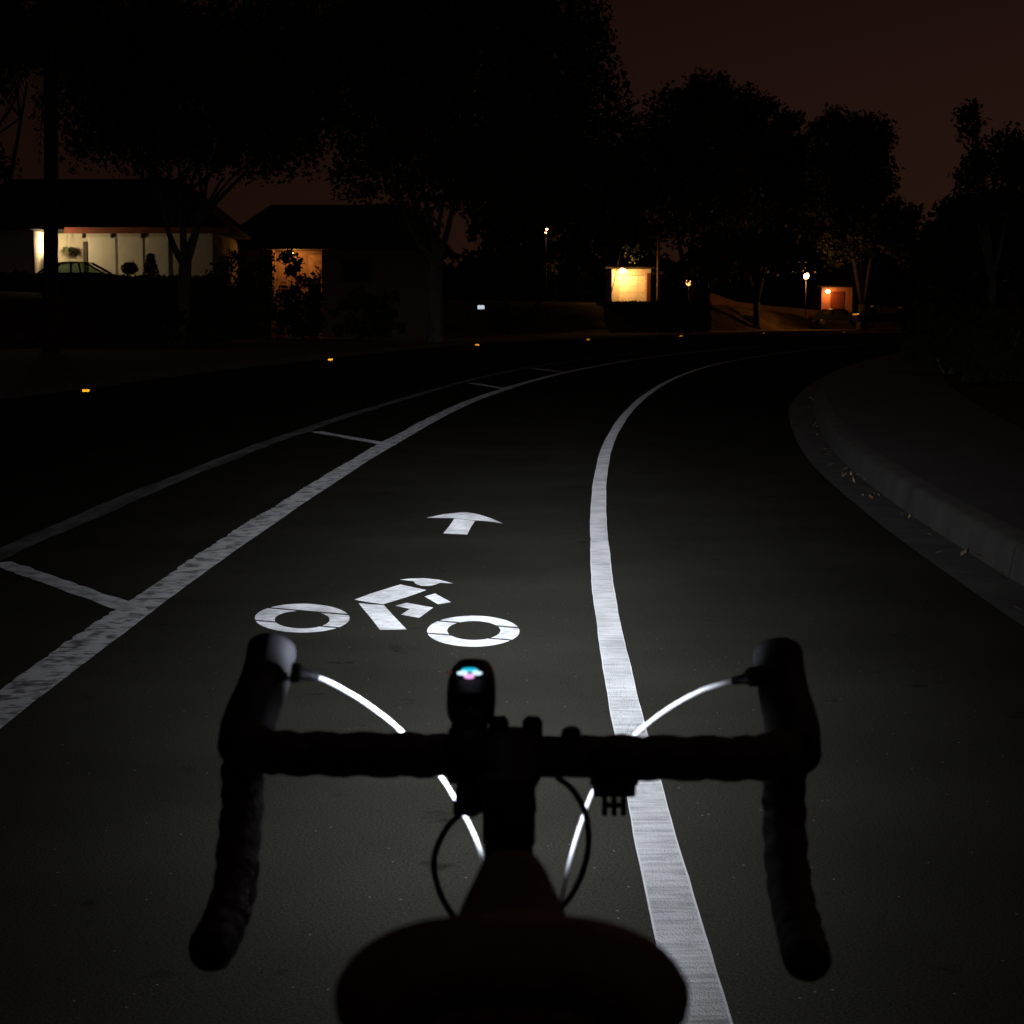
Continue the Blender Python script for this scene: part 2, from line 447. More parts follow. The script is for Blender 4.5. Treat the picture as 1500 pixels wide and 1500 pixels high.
# ------------------------------------------------------------------ the curve of the road: circle about CC, s = offset to the left
CC = (225.3, 3.0); RR = 225.0
def road_pt(a, s, z=0.0):
    """a = arc length along the bike lane line from y = 3 m, s = metres to the left of it"""
    ph = a / RR
    return Vector((CC[0] - (RR + s) * math.cos(ph), CC[1] + (RR + s) * math.sin(ph), z))
def to_as(x, y):
    dx, dy = CC[0] - x, y - CC[1]
    return math.atan2(dy, dx) * RR, math.hypot(dx, dy) - RR
def interp(x, xs, ys): return float(np.interp(x, xs, ys))
REFL_PX = [(126,573),(484,527),(699,505),(861,497),(997,492),(1119,488),(1236,486)]
_ra = [to_as(*G(*p)[:2]) for p in REFL_PX]
EA = [-200] + [0] + [a for a, s in _ra] + [400]
ES = [8.4] + [8.5] + [s for a, s in _ra] + [_ra[-1][1] + 1.0]
def edge_s(a): return interp(a, EA, ES) + 0.28
def gut_s(a): return -interp(a, [-300, 4.5, 8, 12.7, 15.5, 19, 22.3, 35, 60], [1.66, 1.665, 1.70, 1.79, 1.9, 2.06, 2.2, 3.0, 4.2])
def kerb_s(a): return -interp(a, [-300, 6, 9.5, 12.5, 15, 19, 24.4, 37, 60], [1.97, 1.98, 2.02, 2.09, 2.18, 2.38, 2.63, 3.5, 4.7])
def walk_s(a): return kerb_s(a) - 0.16
def bank_s(a): return -interp(a, [-300, 15, 24, 40, 60], [3.9, 3.95, 4.6, 5.6, 6.7])
def strip_w(a): return interp(a, [0, 80, 112, 400], [12, 12, 5, 5])
def plateau(a): return interp(a, [0, 100, 136, 152, 230, 400], [2.1, 2.1, 2.0, 0.95, 0.9, 2.5])
def smooth(t): t = max(0.0, min(1.0, t)); return t * t * (3 - 2 * t)
def ground_h(x, y):
    a, s = to_as(x, y)
    e0 = edge_s(a) + 0.15
    if s > e0:
        t = s - e0 - strip_w(a)
        h = 0.10
        if t > 0: h = 0.10 + (plateau(a) - 0.10) * smooth(t / 3.2)
        if t > 45: h += min(12, (t - 45) * 0.03)
        return h
    b = bank_s(a)
    if s < b:
        t = b - s
        return 0.12 + 0.9 * smooth(t / 5.0) + (min(6, (t - 20) * 0.03) if t > 20 else 0)
    return -0.10

# ground: one sheet to the horizon, on rings that follow the road
def make_ground():
    mb = MB()
    A = list(np.arange(-60, 420, 4.0)) + list(np.linspace(420, 2 * math.pi * RR - 60, 60))
    n = len(A) - 1
    rows = []
    for i in range(n):
        a = A[i]; e0 = edge_s(a) + 0.15; b = bank_s(a); w = strip_w(a)
        ss = [-215, -180, -120, -80, -50, -30, -20, b - 12, b - 8, b - 5, b - 3.5, b - 2, b - 1, b - 0.02, b + 0.05,
              -3.0, 0, 4, e0 - 0.05, e0 + 0.02, e0 + w * .5, e0 + w, e0 + w + 0.8, e0 + w + 1.6, e0 + w + 2.4, e0 + w + 3.2, e0 + w + 8, e0 + w + 16,
              e0 + w + 30, e0 + w + 60, e0 + w + 120, e0 + w + 250, 450, 900, 1800]
        row = []
        for s in ss:
            p = road_pt(a, s)
            z = ground_h(p.x, p.y)
            row.append((p.x, p.y, z))
        rows.append(row)
    k = len(rows[0])
    vs = [v for r_ in rows for v in r_]
    fs = []
    for i in range(n):
        j = (i + 1) % n
        for q_ in range(k - 1):
            fs.append((i * k + q_ + 1, i * k + q_, j * k + q_, j * k + q_ + 1))
    mb.add(vs, fs)
    o = mb.build("ground", M_DIRT, smooth=True)
    return tag(o, kind="structure")
make_ground()

def ribbon(name, material, fa, fb, za, zb, a0, a1, step=1.0, uv=False, jit=None, parent=None, kind="structure", wall=None):
    """strip between offsets fa(a) and fb(a); UV in metres along, centred across"""
    n = max(2, int((a1 - a0) / step))
    mb = MB(); uvs = []
    for i in range(n + 1):
        a = a0 + (a1 - a0) * i / n
        sa, sb = fa(a), fb(a)
        if jit: sa, sb = jit(a, sa, sb)
        mb.v.append(tuple(road_pt(a, sa, za))); mb.v.append(tuple(road_pt(a, sb, zb)))
        w = abs(sa - sb) / 2
        uvs += [(a, -w), (a, w)]
        if i: o = 2 * i; mb.f.append((o - 2, o - 1, o + 1, o))
    ob = mb.build(name, material, parent)
    if uv:
        l = ob.data.uv_layers.new(name="uv")
        for lp in ob.data.loops: l.data[lp.index].uv = uvs[lp.vertex_index]
    if kind: ob["kind"] = kind
    return ob

A_END = 330.0
ribbon("road", M_ASPHALT, lambda a: edge_s(a), gut_s, 0, 0, -12, A_END, 1.0)
ribbon("gutter", M_GUTTER, gut_s, kerb_s, 0.003, -0.018, -12, A_END, 0.8)
jointed(M_CONC, 3.05); jointed(M_WALK, 1.52); jointed(M_GUTTER, 3.05)
# kerb with a rounded nose
def profile_strip(name, material, prof, a0, a1, step):
    mb = MB(); n = int((a1 - a0) / step); k = len(prof(0))
    for i in range(n + 1):
        a = a0 + (a1 - a0) * i / n
        for s, z in prof(a): mb.v.append(tuple(road_pt(a, s, z)))
        if i:
            for j in range(k - 1):
                o = i * k + j; mb.f.append((o - k, o - k + 1, o + 1, o))
    ob = mb.build(name, material, smooth=True); ob["kind"] = "structure"; return ob
def kprof(a):
    k = kerb_s(a)
    return [(k + 0.01, -0.03), (k - 0.012, 0.10), (k - 0.02, 0.128), (k - 0.036, 0.144), (k - 0.06, 0.15), (k - 0.16, 0.152)]
profile_strip("kerb", M_CONC, kprof, -12, A_END, 0.7)
ribbon("sidewalk", M_WALK, walk_s, bank_s, 0.150, 0.165, -12, A_END, 0.9)
def kprof2(a):
    k = edge_s(a)
    return [(k - 0.02, -0.03), (k - 0.005, 0.09), (k + 0.02, 0.118), (k + 0.05, 0.125), (k + 0.17, 0.125)]
profile_strip("far_kerb", M_GUTTER, kprof2, -12, A_END, 1.5)
ribbon("far_verge", M_STRIP, lambda a: edge_s(a) + 0.17 + strip_w(a) * 0.97, lambda a: edge_s(a) + 0.17, 0.125, 0.118, -12, A_END, 2.0)

# lane line, worn buffer lines and diagonal bars
rng = random.Random(4)
def wob(seed, amp, scale):
    ph = [random.Random(seed + i).uniform(0, 6.28) for i in range(6)]
    return lambda a: amp * sum(math.sin(a * scale * (1.9 ** i) + ph[i]) / (1.35 ** i) for i in range(6)) / 2.6
w1, w2 = wob(1, 0.004, 1.3), wob(9, 0.004, 1.1)
RLs = lambda a: interp(a, [0, 3.3, 6, 8, 10, 14, 19, 23, 28, 47, 57], [-.030, -.034, -.043, -.055, -.068, -.087, -.13, -.165, -.19, -.2, -.35])
ribbon("lane_line", M_LINE, lambda a: RLs(a) + 0.049 + w1(a), lambda a: RLs(a) - 0.049 + w2(a), 0.004, 0.004, -6, 84, 0.12, uv=True)
LLs = lambda a: interp(a, [-10, 3, 11, 17, 24, 39, 54, 130], [1.885, 1.905, 1.935, 2.02, 2.2, 2.42, 2.60, 3.2])
w3a, w4 = wob(21, 0.012, 1.7), wob(33, 0.006, 0.9)
_fr = np.random.RandomState(55).normal(size=4000)
w3 = lambda a: w3a(a) + 0.0045 * _fr[int((a + 20) / 0.06) % 4000]
ribbon("buffer_line", M_WORN, lambda a: LLs(a) + 0.088 + w3(a), lambda a: LLs(a) - 0.075 + w4(a), 0.004, 0.004, -6, 74, 0.06, uv=True)
OLs = lambda a: interp(a, [-10, 7, 15, 26, 43, 130], [2.95, 3.03, 3.16, 3.3, 3.9, 5.2])
w5, w6 = wob(41, 0.02, 1.2), wob(53, 0.02, 1.5)
ribbon("faded_buffer_line", M_FAINT, lambda a: OLs(a) + 0.08 + w5(a), lambda a: OLs(a) - 0.08 + w6(a), 0.004, 0.004, -6, 60, 0.1, uv=True)

def flat_marking(name, material, pieces, z, parent=None, kind=None):
    mb = MB()
    for pc in pieces:
        pts = [(p[0], p[1], z) for p in pc]
        ar = sum(pts[i][0] * pts[(i+1) % len(pts)][1] - pts[(i+1) % len(pts)][0] * pts[i][1] for i in range(len(pts)))
        if ar < 0: pts.reverse()
        mb.add(pts, [tuple(range(len(pts)))])
    o = mb.build(name, material, parent)
    l = o.data.uv_layers.new(name="uv")
    off = wloc(parent) if parent else Vector((0, 0, 0))
    for lp in o.data.loops:
        v = o.data.vertices[lp.vertex_index].co + off; l.data[lp.index].uv = (v.y, v.x)
    if kind: o["kind"] = kind
    return o
def bar_piece(p0, p1, w):
    a, b = Vector(p0[:2]), Vector(p1[:2]); d = (b - a).normalized(); nrm = Vector((-d.y, d.x)) * w / 2
    n = 24; L = []; Rr = []
    r_ = random.Random(int(a.y * 10))
    for i in range(n + 1):
        c = a.lerp(b, i / n)
        L.append(c + nrm * (1 + r_.uniform(-.16, .16))); Rr.append(c - nrm * (1 + r_.uniform(-.1, .1)))
    return L + Rr[::-1]
M_BAR = make_paint("buffer_bar_paint", 0.88, False, across=2, white=0.46, patch=(9, 9), pk=0.8, soft=0.14)
for p0, p1, w in [((0, 826), (200, 897), 0.12), ((462, 633), (572, 653), 0.14), ((688, 561.5), (746, 571), 0.16), ((779, 540), (831, 546), 0.2)]:
    flat_marking("buffer_bar", M_BAR, [bar_piece(G(*p0), G(*p1), w)], 0.008, kind="structure")

# cyclist symbol and arrow, surveyed on the road surface
def Z1(x, y): return G(330 + x / 3.0, 720 + y / 3.0)
def ring_pieces(oc, orr, ic, ir, gaps, gw=5.5):
    out = []
    def spans(x):
        t = (x - oc[0]) / orr[0]
        if abs(t) >= 1: return []
        h = orr[1] * math.sqrt(1 - t * t); iv = [(oc[1] - h, oc[1] + h)]
        cuts = []
        u = (x - ic[0]) / ir[0]
        if abs(u) < 1:
            h2 = ir[1] * math.sqrt(1 - u * u); cuts.append((ic[1] - h2, ic[1] + h2))
        for (x0, y0, x1, y1) in gaps:
            yy = y0 + (y1 - y0) * (x - x0) / (x1 - x0); cuts.append((yy - gw / 2, yy + gw / 2))
        for c0, c1 in cuts:
            nv = []
            for a, b in iv:
                if c0 > a: nv.append((a, min(b, c0)))
                if c1 < b: nv.append((max(a, c1), b))
            iv = [(a, b) for a, b in nv if b - a > 0.3]
        return iv
    st = 2.0; x = oc[0] - orr[0] + 0.05
    while x < oc[0] + orr[0] - 0.1:
        xb = min(x + st, oc[0] + orr[0] - 0.05)
        A, B = spans(x), spans(xb)
        if len(A) == len(B):
            for (a0, a1), (b0, b1) in zip(A, B): out.append([Z1(x, a0), Z1(xb, b0), Z1(xb, b1), Z1(x, a1)])
        else:
            for a0, a1 in spans((x + xb) / 2): out.append([Z1(x, a0), Z1(xb, a0), Z1(xb, a1), Z1(x, a1)])
        x = xb
    return out
sym = thing("bicycle_lane_symbol", G(567, 900), "white painted cyclist symbol on the asphalt inside the bike lane", "road marking")
flat_marking("wheel_ring", M_SYMBOL, ring_pieces((338, 560.5), (208, 63.5), (338, 567), (121, 39), [(190, 515, 545, 546), (130, 570, 480, 601)]), 0.004, sym)
flat_marking("wheel_ring", M_SYMBOL, ring_pieces((1090, 618), (203, 68), (1092, 615), (117, 42), [(940, 573, 1275, 602), (890, 627, 1255, 657)]), 0.004, sym)
poly = lambda pts: [Z1(*p) for p in pts]
flat_marking("torso", M_SYMBOL, [poly([(568, 479), (640, 452), (770, 412), (884, 437), (800, 467), (695, 499), (620, 489)])], 0.004, sym)
flat_marking("leg", M_SYMBOL, [poly([(585, 494), (640, 500), (697, 503), (745, 556), (797, 610), (740, 611), (680, 612), (640, 560)])], 0.004, sym)
flat_marking("arm", M_SYMBOL, [poly([(875, 465), (922, 452), (992, 490), (935, 499)])], 0.004, sym)
flat_marking("pedal_foot", M_SYMBOL, [poly([(747, 506), (797, 493), (812, 520)]), poly([(797, 493), (914, 514), (852, 559), (812, 520)]), poly([(812, 520), (852, 559), (773, 545)])], 0.004, sym)
flat_marking("helmet", M_SYMBOL, [poly([(768, 391), (815, 386), (870, 384.5), (940, 391), (1002, 408), (945, 404), (925, 412), (897, 419), (860, 418), (835, 408), (829, 398)])], 0.004, sym)
arw = thing("arrow_marking", G(680, 765), "white painted arrow on the asphalt ahead of the cyclist symbol", "road marking")
flat_marking("arrow_head", M_SYMBOL, [poly([(884, 118), (960, 102), (1030, 95), (1060, 94), (1105, 101), (1165, 119), (1221, 143), (1150, 133), (1099, 130), (1007, 120)])], 0.004, arw)
flat_marking("arrow_shaft", M_SYMBOL, [poly([(1007, 121.5), (1098, 131.5), (1080, 158), (1063, 192), (958, 187), (985, 154)])], 0.004, arw)

# ------------------------------------------------------------------ reflective markers (real corner cubes)
def corner_cubes(mb, centre, w, h, a=0.005, face=Vector((0, -1, 0.05))):
    f = face.normalized()
    q = Vector((1, 1, 1)).normalized().rotation_difference(f)
    right = Vector((0, 0, 1)).cross(f).normalized() * -1; up = f.cross(right) * -1
    if up.z < 0: up = -up
    E3 = [q @ Vector((a, 0, 0)), q @ Vector((0, a, 0)), q @ Vector((0, 0, a))]
    N = int(max(w, h) / a) + 2
    for i in range(-N, N + 1):
        for j in range(-N, N + 1):
            k = -i - j
            p = E3[0] * i + E3[1] * j + E3[2] * k
            if abs(p.dot(right)) > w / 2 or abs(p.dot(up)) > h / 2: continue
            o = Vector(centre) + p
            for m_, n_ in ((0, 1), (1, 2), (2, 0)):
                mb.add([o, o + E3[m_], o + E3[m_] + E3[n_], o + E3[n_]], [(0, 1, 2, 3)])
def make_marker(label):
    r_ = thing("pavement_marker", (0, 0, 0), label, "road reflector", "reflectors along the far edge of the road")
    mb = MB()
    mb.add([(-.06,-.05,0),(.06,-.05,0),(.06,.05,0),(-.06,.05,0),(-.054,-.030,.042),(.054,-.030,.042),(.054,.030,.042),(-.054,.030,.042)],
           [(0,3,2,1),(4,5,6,7),(0,1,5,4),(1,2,6,5),(2,3,7,6),(3,0,4,7)])
    mb.build("housing", M_MARKER, r_, bevel=0.004)
    mb = MB(); corner_cubes(mb, (0, -.058, .023), 0.112, 0.040, 0.0062, Vector((0, -1, 0.05)))
    mb.build("reflector", M_AMBER, r_)
    return r_
MARK_LABELS = ["amber road reflector nearest the camera, on the far road edge at left",
               "amber road reflector below the house with the orange lit porch",
               "amber road reflector just below the small white plate",
               "amber road reflector below the bright orange garage",
               "small road reflector below the dark hedge, right of the orange garage",
               "small road reflector below the orange lit slope wall",
               "tiny road reflector farthest along the curve, below the red lit house"]
m0 = make_marker(MARK_LABELS[0])
for i, p in enumerate(REFL_PX):
    o = m0 if i == 0 else copy_tree(m0)
    g = G(p[0], p[1] + 1.0)
    o.location = (g.x, g.y, 0.0); o["label"] = MARK_LABELS[i]
    o.rotation_euler = (0, 0, math.atan2(-g.x, g.y) * 0.8); k_ = (1.0, 1.05, 1.2, 1.35, 1.5, 1.6, 1.6)[i]; o.scale = (k_, k_, k_)

# ------------------------------------------------------------------ vegetation
def leaf_quads(centres, size, rs, flat=0.0):
    n = len(centres)
    u = rs.normal(size=(n, 3)); u /= np.linalg.norm(u, axis=1, keepdims=True)
    w = rs.normal(size=(n, 3)); w[:, 2] *= (1 - flat); w -= u * (w * u).sum(1, keepdims=True); w /= np.linalg.norm(w, axis=1, keepdims=True)
    sz = size * rs.uniform(0.6, 1.4, (n, 1))
    a, b = u * sz, w * sz * 0.55
    return np.stack([centres - a, centres - b, centres + a, centres + b], axis=1)
def crown_points(lobes, n, rs, clump=0.7, per=26):
    """points in clumps spread over the shells and insides of ellipsoid lobes (cx,cy,cz,rx,ry,rz)"""
    lobes = np.array(lobes); vol = lobes[:, 3] * lobes[:, 5]; pr = vol / vol.sum()
    nc = max(1, n // per)
    idx = rs.choice(len(lobes), nc, p=pr)
    d = rs.normal(size=(nc, 3)); d /= np.linalg.norm(d, axis=1, keepdims=True)
    rad = rs.uniform(0, 1, (nc, 1)) ** 0.42
    c = lobes[idx, :3] + d * rad * lobes[idx, 3:]
    w = rs.normal(size=(nc * per, 3)); w /= np.linalg.norm(w, axis=1, keepdims=True)
    pts = np.repeat(c, per, axis=0) + w * rs.uniform(0, 1, (nc * per, 1)) ** .45 * clump * np.repeat(rs.uniform(.55, 1.05, (nc, 1)), per, axis=0)
    return pts
def limb(mb, p0, p1, r0, r1, bend, rs, n=7, seg=8):
    p0, p1 = Vector(p0), Vector(p1); L = (p1 - p0).length
    off = Vector(rs.normal(size=3)) * bend * L
    pts = [p0.lerp(p1, t) + off * math.sin(math.pi * t) for t in np.linspace(0, 1, n)]
    mb.tube(pts, [r0 + (r1 - r0) * t for t in np.linspace(0, 1, n)], n=seg)
def tree(name, label, base, forks, lobes, nleaf, leaf, seed, trunk_r=0.25, material=None, group=None, clump=0.8, fork_h=None, cat="tree"):
    rs = np.random.RandomState(seed)
    base = Vector(base); base.z = ground_h(base.x, base.y) - 0.05
    r_ = thing(name, base, label, cat, group)
    mb = MB()
    fk = Vector((base.x + rs.normal() * 0.1, base.y, fork_h if fork_h else base.z + 2.0))
    ring = [base, base.lerp(fk, .12), base.lerp(fk, .5), fk]
    mb.tube(ring, [trunk_r * 1.5, trunk_r * 1.1, trunk_r * 0.95, trunk_r * 0.9], n=12)
    for f in forks:
        limb(mb, fk - Vector((0, 0, .15)), f, trunk_r * 0.62, trunk_r * 0.16, 0.05, rs)
        for k in range(3):
            t = rs.uniform(.45, .9); q0 = fk.lerp(Vector(f), t)
            lb = lobes[rs.randint(len(lobes))]
            q1 = Vector((lb[0] + rs.uniform(-.5, .5) * lb[3], lb[1] + rs.uniform(-.5, .5) * lb[4], lb[2] + rs.uniform(-.5, .5) * lb[5]))
            limb(mb, q0, q1, trunk_r * 0.28, trunk_r * 0.06, 0.07, rs, seg=6)
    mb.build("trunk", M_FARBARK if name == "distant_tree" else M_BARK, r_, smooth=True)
    pts = crown_points(lobes, nleaf, rs, clump)
    mb = MB(); mb.quads(leaf_quads(pts, leaf, rs))
    mb.build("crown", material or M_LEAF, r_)
    return r_
def lobe(px, py, Y, rpx, rpy, ry=None):
    p = P(px, py, Y); k = Y / F_PX
    return (p.x, p.y, p.z, rpx * k, (ry if ry else rpx * k), rpy * k)
def shrub(label, px, Y, wpx, top_py, seed, n=1500, leaf=0.09, group=None, name="shrub", dy=1.2, cat="shrub", material=None, lobes=None):
    rs = np.random.RandomState(seed)
    p = P(px, 462, Y); gz = ground_h(p.x, Y); k = Y / F_PX
    top = P(px, top_py, Y).z; h = max(0.4, top - gz); w = wpx * k / 2
    r_ = thing(name, (p.x, Y, gz - 0.03), label, cat, group)
    mb = MB()
    for i in range(4):
        limb(mb, (p.x + rs.normal() * .05, Y, gz - .05), (p.x + rs.normal() * w * .4, Y + rs.normal() * .2, gz + h * .7), .03, .01, .08, rs, seg=5)
    mb.build("stem", M_BARK, r_)
    lb = lobes or [(p.x + w * f, Y + rs.normal() * .2, gz + h * g_, w * q_, dy * .6, h * e_) for f, g_, q_, e_ in ((-.4, .45, .5, .45), (.35, .5, .55, .48), (0, .55, .6, .45), (-.1, .25, .85, .3), (.3, .25, .6, .3))]
    pts = crown_points(lb, n, rs, 0.25 * max(.5, h / 2))
    pts[:, 2] = np.maximum(pts[:, 2], gz)
    mb = MB(); mb.quads(leaf_quads(pts, leaf, rs)); mb.build("foliage", material or M_LEAF2, r_)
    return r_

# palm at the left
def make_palm():
    Y = 62.0
    base = P(73, 462, Y); gz = ground_h(base.x, Y)
    crown = P(75, 62, Y)
    r_ = thing("palm_tree", (base.x, Y, gz - .03), "tall palm tree with straight bare trunk before the pale lit garage", "palm tree")
    mb = MB()
    n = 26; pts = [(base.x + (crown.x - base.x) * t, Y, gz - .05 + (crown.z - gz) * t) for t in np.linspace(0, 1, n)]
    mb.tube(pts, [(.30 if i == 0 else .235 - .035 * i / n) + (.012 if i % 2 else 0) for i in range(n)], n=14)
    mb.build("trunk", M_PALMBARK, r_, smooth=True)
    rs = np.random.RandomState(3)
    def frond(mb, az, el, L, droop):
        dirh = Vector((math.cos(az), math.sin(az), 0))
        prev = None; pts = []
        for i in range(13):
            t = i / 12
            pts.append(crown + dirh * (L * t * math.cos(el * (1 - t * .3))) + Vector((0, 0, L * t * math.sin(el) - droop * L * t * t)))
        mb.tube(pts, [.03 * (1 - .8 * i / 12) for i in range(13)], n=5)
        side = Vector((-math.sin(az), math.cos(az), 0))
        arr = []
        for i in range(1, 12):
            for q_ in (0, .5):
                c = pts[i].lerp(pts[i + 1], q_)
                d = (pts[i + 1] - pts[i]).normalized()
                for sg in (-1, 1):
                    l_ = .55 * math.sin(math.pi * min(1, (i + q_) / 12.5 + .1)) + .08
                    tip = c + (side * sg * .7 + d * .55 + Vector((0, 0, -.42 - rs.uniform(0, .25)))) * l_
                    wv = d * .028
                    arr.append([c - wv, c + wv, tip + wv * .3, tip - wv * .3])
        mb.quads(np.array([[tuple(v) for v in q_] for q_ in arr]))
    for i in range(40):
        mb = MB()
        az = 2 * math.pi * i / 40 * 9 + rs.uniform(-.2, .2)
        el = rs.uniform(-.25, 1.1)
        frond(mb, az, el, rs.uniform(2.6, 3.5), rs.uniform(.55, 1.0))
        mb.build("frond", M_FROND, r_)
    return r_
make_palm()

# large street trees on the far verge
Y1 = 73.0
tree("street_tree", "leafy tree with forked pale trunk standing before the pale lit garage", P(266, 462, Y1),
     [P(228, 255, Y1 - .5), P(262, 235, Y1 + .6), P(305, 240, Y1), P(325, 262, Y1 + 1)],
     [lobe(280, 120, Y1, 125, 95), lobe(190, 130, Y1, 85, 85), lobe(385, 110, Y1, 95, 100), lobe(300, 30, Y1, 150, 70), lobe(150, 195, Y1, 60, 45), lobe(235, 215, Y1, 80, 45),
      lobe(390, 205, Y1, 55, 60), lobe(440, 150, Y1, 60, 70), lobe(330, 215, Y1, 70, 40), lobe(180, 20, Y1, 120, 80), lobe(115, 70, Y1, 62, 85), lobe(100, 150, Y1, 40, 40), lobe(440, 60, Y1, 80, 100), lobe(300, 130, Y1, 170, 100), lobe(425, 215, Y1, 45, 38)], 52000, 0.105, 11, 0.27, fork_h=P(266, 385, Y1).z, group="street trees on the far verge")
Y2 = 80.0
tree("street_tree", "largest street tree with tall forked trunk left of the white plate", P(638, 462, Y2),
     [P(585, 290, Y2 - .5), P(610, 250, Y2 + 1), P(655, 270, Y2), P(672, 250, Y2 + 1)],
     [lobe(680, 110, Y2, 190, 130), lobe(800, 120, Y2, 95, 150), lobe(560, 120, Y2, 110, 130), lobe(700, 250, Y2, 160, 75), lobe(540, 230, Y2, 60, 70), lobe(840, 230, Y2, 80, 90),
      lobe(700, 0, Y2, 190, 90), lobe(860, 60, Y2, 36, 60), lobe(895, 140, Y2, 30, 50), lobe(520, 30, Y2, 100, 80), lobe(500, 140, Y2, 60, 80), lobe(650, 60, Y2, 220, 130), lobe(720, 200, Y2, 180, 90), lobe(905, 190, Y2, 36, 50), lobe(610, 330, Y2, 40, 30), lobe(780, 290, Y2, 110, 45)], 72000, 0.115, 12, 0.29, fork_h=P(638, 380, Y2).z, group="street trees on the far verge")

tree("distant_tree", "dark tree whose crown fills the upper left corner behind the palm", P(-10, 462, 104),
     [P(-30, 150, 104), P(40, 120, 104)],
     [lobe(20, 20, 104, 130, 70), lobe(-60, 60, 104, 90, 110), lobe(120, 30, 104, 60, 62), lobe(10, 70, 104, 90, 32), lobe(-70, 250, 104, 80, 60)], 15000, 0.17, 26, 0.3, M_LEAF2, group="dark trees along the curve", clump=.8)

# trees farther along the curve
tree("distant_tree", "broad dark tree rising behind the bright orange garage", P(1010, 462, 158),
     [P(980, 250, 158), P(1040, 220, 158), P(1090, 260, 158)],
     [lobe(1040, 215, 158, 85, 95), lobe(1035, 150, 158, 45, 42), lobe(985, 190, 158, 50, 62), lobe(1100, 200, 158, 55, 58), lobe(945, 250, 158, 60, 75), lobe(1130, 250, 158, 55, 75), lobe(1040, 300, 158, 130, 65), lobe(910, 290, 158, 50, 70), lobe(1110, 155, 158, 25, 22)],
     32000, 0.22, 21, 0.4, M_LEAF2, group="dark trees along the curve", clump=1.2)
tree("distant_tree", "smaller dark tree between the broad tree and the lumpy crowned tree", P(1165, 462, 172),
     [P(1160, 280, 172), P(1175, 260, 172)],
     [lobe(1160, 230, 172, 38, 50), lobe(1158, 178, 172, 18, 18), lobe(1170, 300, 172, 60, 60), lobe(1150, 350, 172, 70, 40)], 7500, 0.24, 22, 0.3, M_LEAF2, group="dark trees along the curve", clump=1.1)
tree("distant_tree", "lumpy crowned dark tree above the red lit house", P(1262, 462, 150),
     [P(1220, 260, 150), P(1255, 250, 150), P(1285, 290, 150)],
     [lobe(1218, 205, 150, 30, 42), lobe(1250, 195, 150, 28, 24), lobe(1276, 205, 150, 30, 40), lobe(1235, 260, 150, 55, 50), lobe(1290, 265, 150, 22, 32), lobe(1240, 330, 150, 85, 55), lobe(1310, 330, 150, 30, 45), lobe(1205, 180, 150, 14, 16), lobe(1330, 345, 150, 26, 40)],
     20000, 0.19, 23, 0.36, M_LEAF2, group="dark trees along the curve", clump=0.95)
tree("distant_tree", "dark tree filling the gap behind the largest street tree", P(850, 462, 165),
     [P(820, 300, 165), P(880, 300, 165)],
     [lobe(820, 300, 165, 90, 90), lobe(890, 320, 165, 60, 70), lobe(760, 330, 165, 70, 70), lobe(920, 350, 165, 45, 35)], 8000, 0.30, 24, 0.3, M_LEAF2, group="dark trees along the curve", clump=1.2)
tree("distant_tree", "low dark tree hanging over the orange lit slope wall", P(1108, 462, 146),
     [P(1080, 370, 146), P(1130, 370, 146)],
     [lobe(1080, 370, 146, 60, 32), lobe(1140, 375, 146, 55, 30), lobe(1040, 385, 146, 40, 25), lobe(1180, 380, 146, 30, 14)], 4200, 0.24, 25, 0.26, M_LEAF, group="dark trees along the curve", clump=0.9)
# right side of the road
YR = 46.0
tree("roadside_tree", "sparse wispy tree on the bank behind the kerb at right", P(1455, 462, YR),
     [P(1432, 215, YR), P(1425, 165, YR), P(1470, 230, YR), P(1492, 215, YR), P(1440, 250, YR)],
     [lobe(1430, 250, YR, 32, 36), lobe(1475, 235, YR, 38, 36), lobe(1450, 300, YR, 55, 36), lobe(1425, 190, YR, 16, 36), lobe(1500, 280, YR, 50, 60), lobe(1412, 310, YR, 32, 26), lobe(1495, 205, YR, 25, 16)],
     3300, 0.085, 31, 0.10, M_LEAF2, clump=0.42, group="trees on the right bank")
tree("roadside_tree", "rounded dense dark tree low behind the bank at right", P(1420, 462, 62),
     [P(1400, 360, 62), P(1440, 350, 62)],
     [lobe(1410, 350, 62, 52, 48), lobe(1460, 340, 62, 60, 62), lobe(1385, 390, 62, 42, 50), lobe(1500, 370, 62, 60, 70), lobe(1390, 320, 62, 22, 22)], 8500, 0.13, 32, 0.14, M_LEAF2, clump=0.6, group="trees on the right bank")
for i, (lb, px, Y, w, top) in enumerate([
    ("dark bushy shrub on the bank at the right edge of the photo", 1480, 30, 190, 452),
    ("low dark shrub beside the far end of the sidewalk", 1392, 36, 130, 440),
    ("tall dark shrub below the rounded tree on the bank", 1405, 47, 150, 400),
    ("dark shrub on the bank beside the leaning bare trunk", 1368, 70, 90, 415)]):
    shrub(lb, px, Y, w, top, 60 + i, 2600, 0.10, "shrubs on the right bank", dy=2.2)
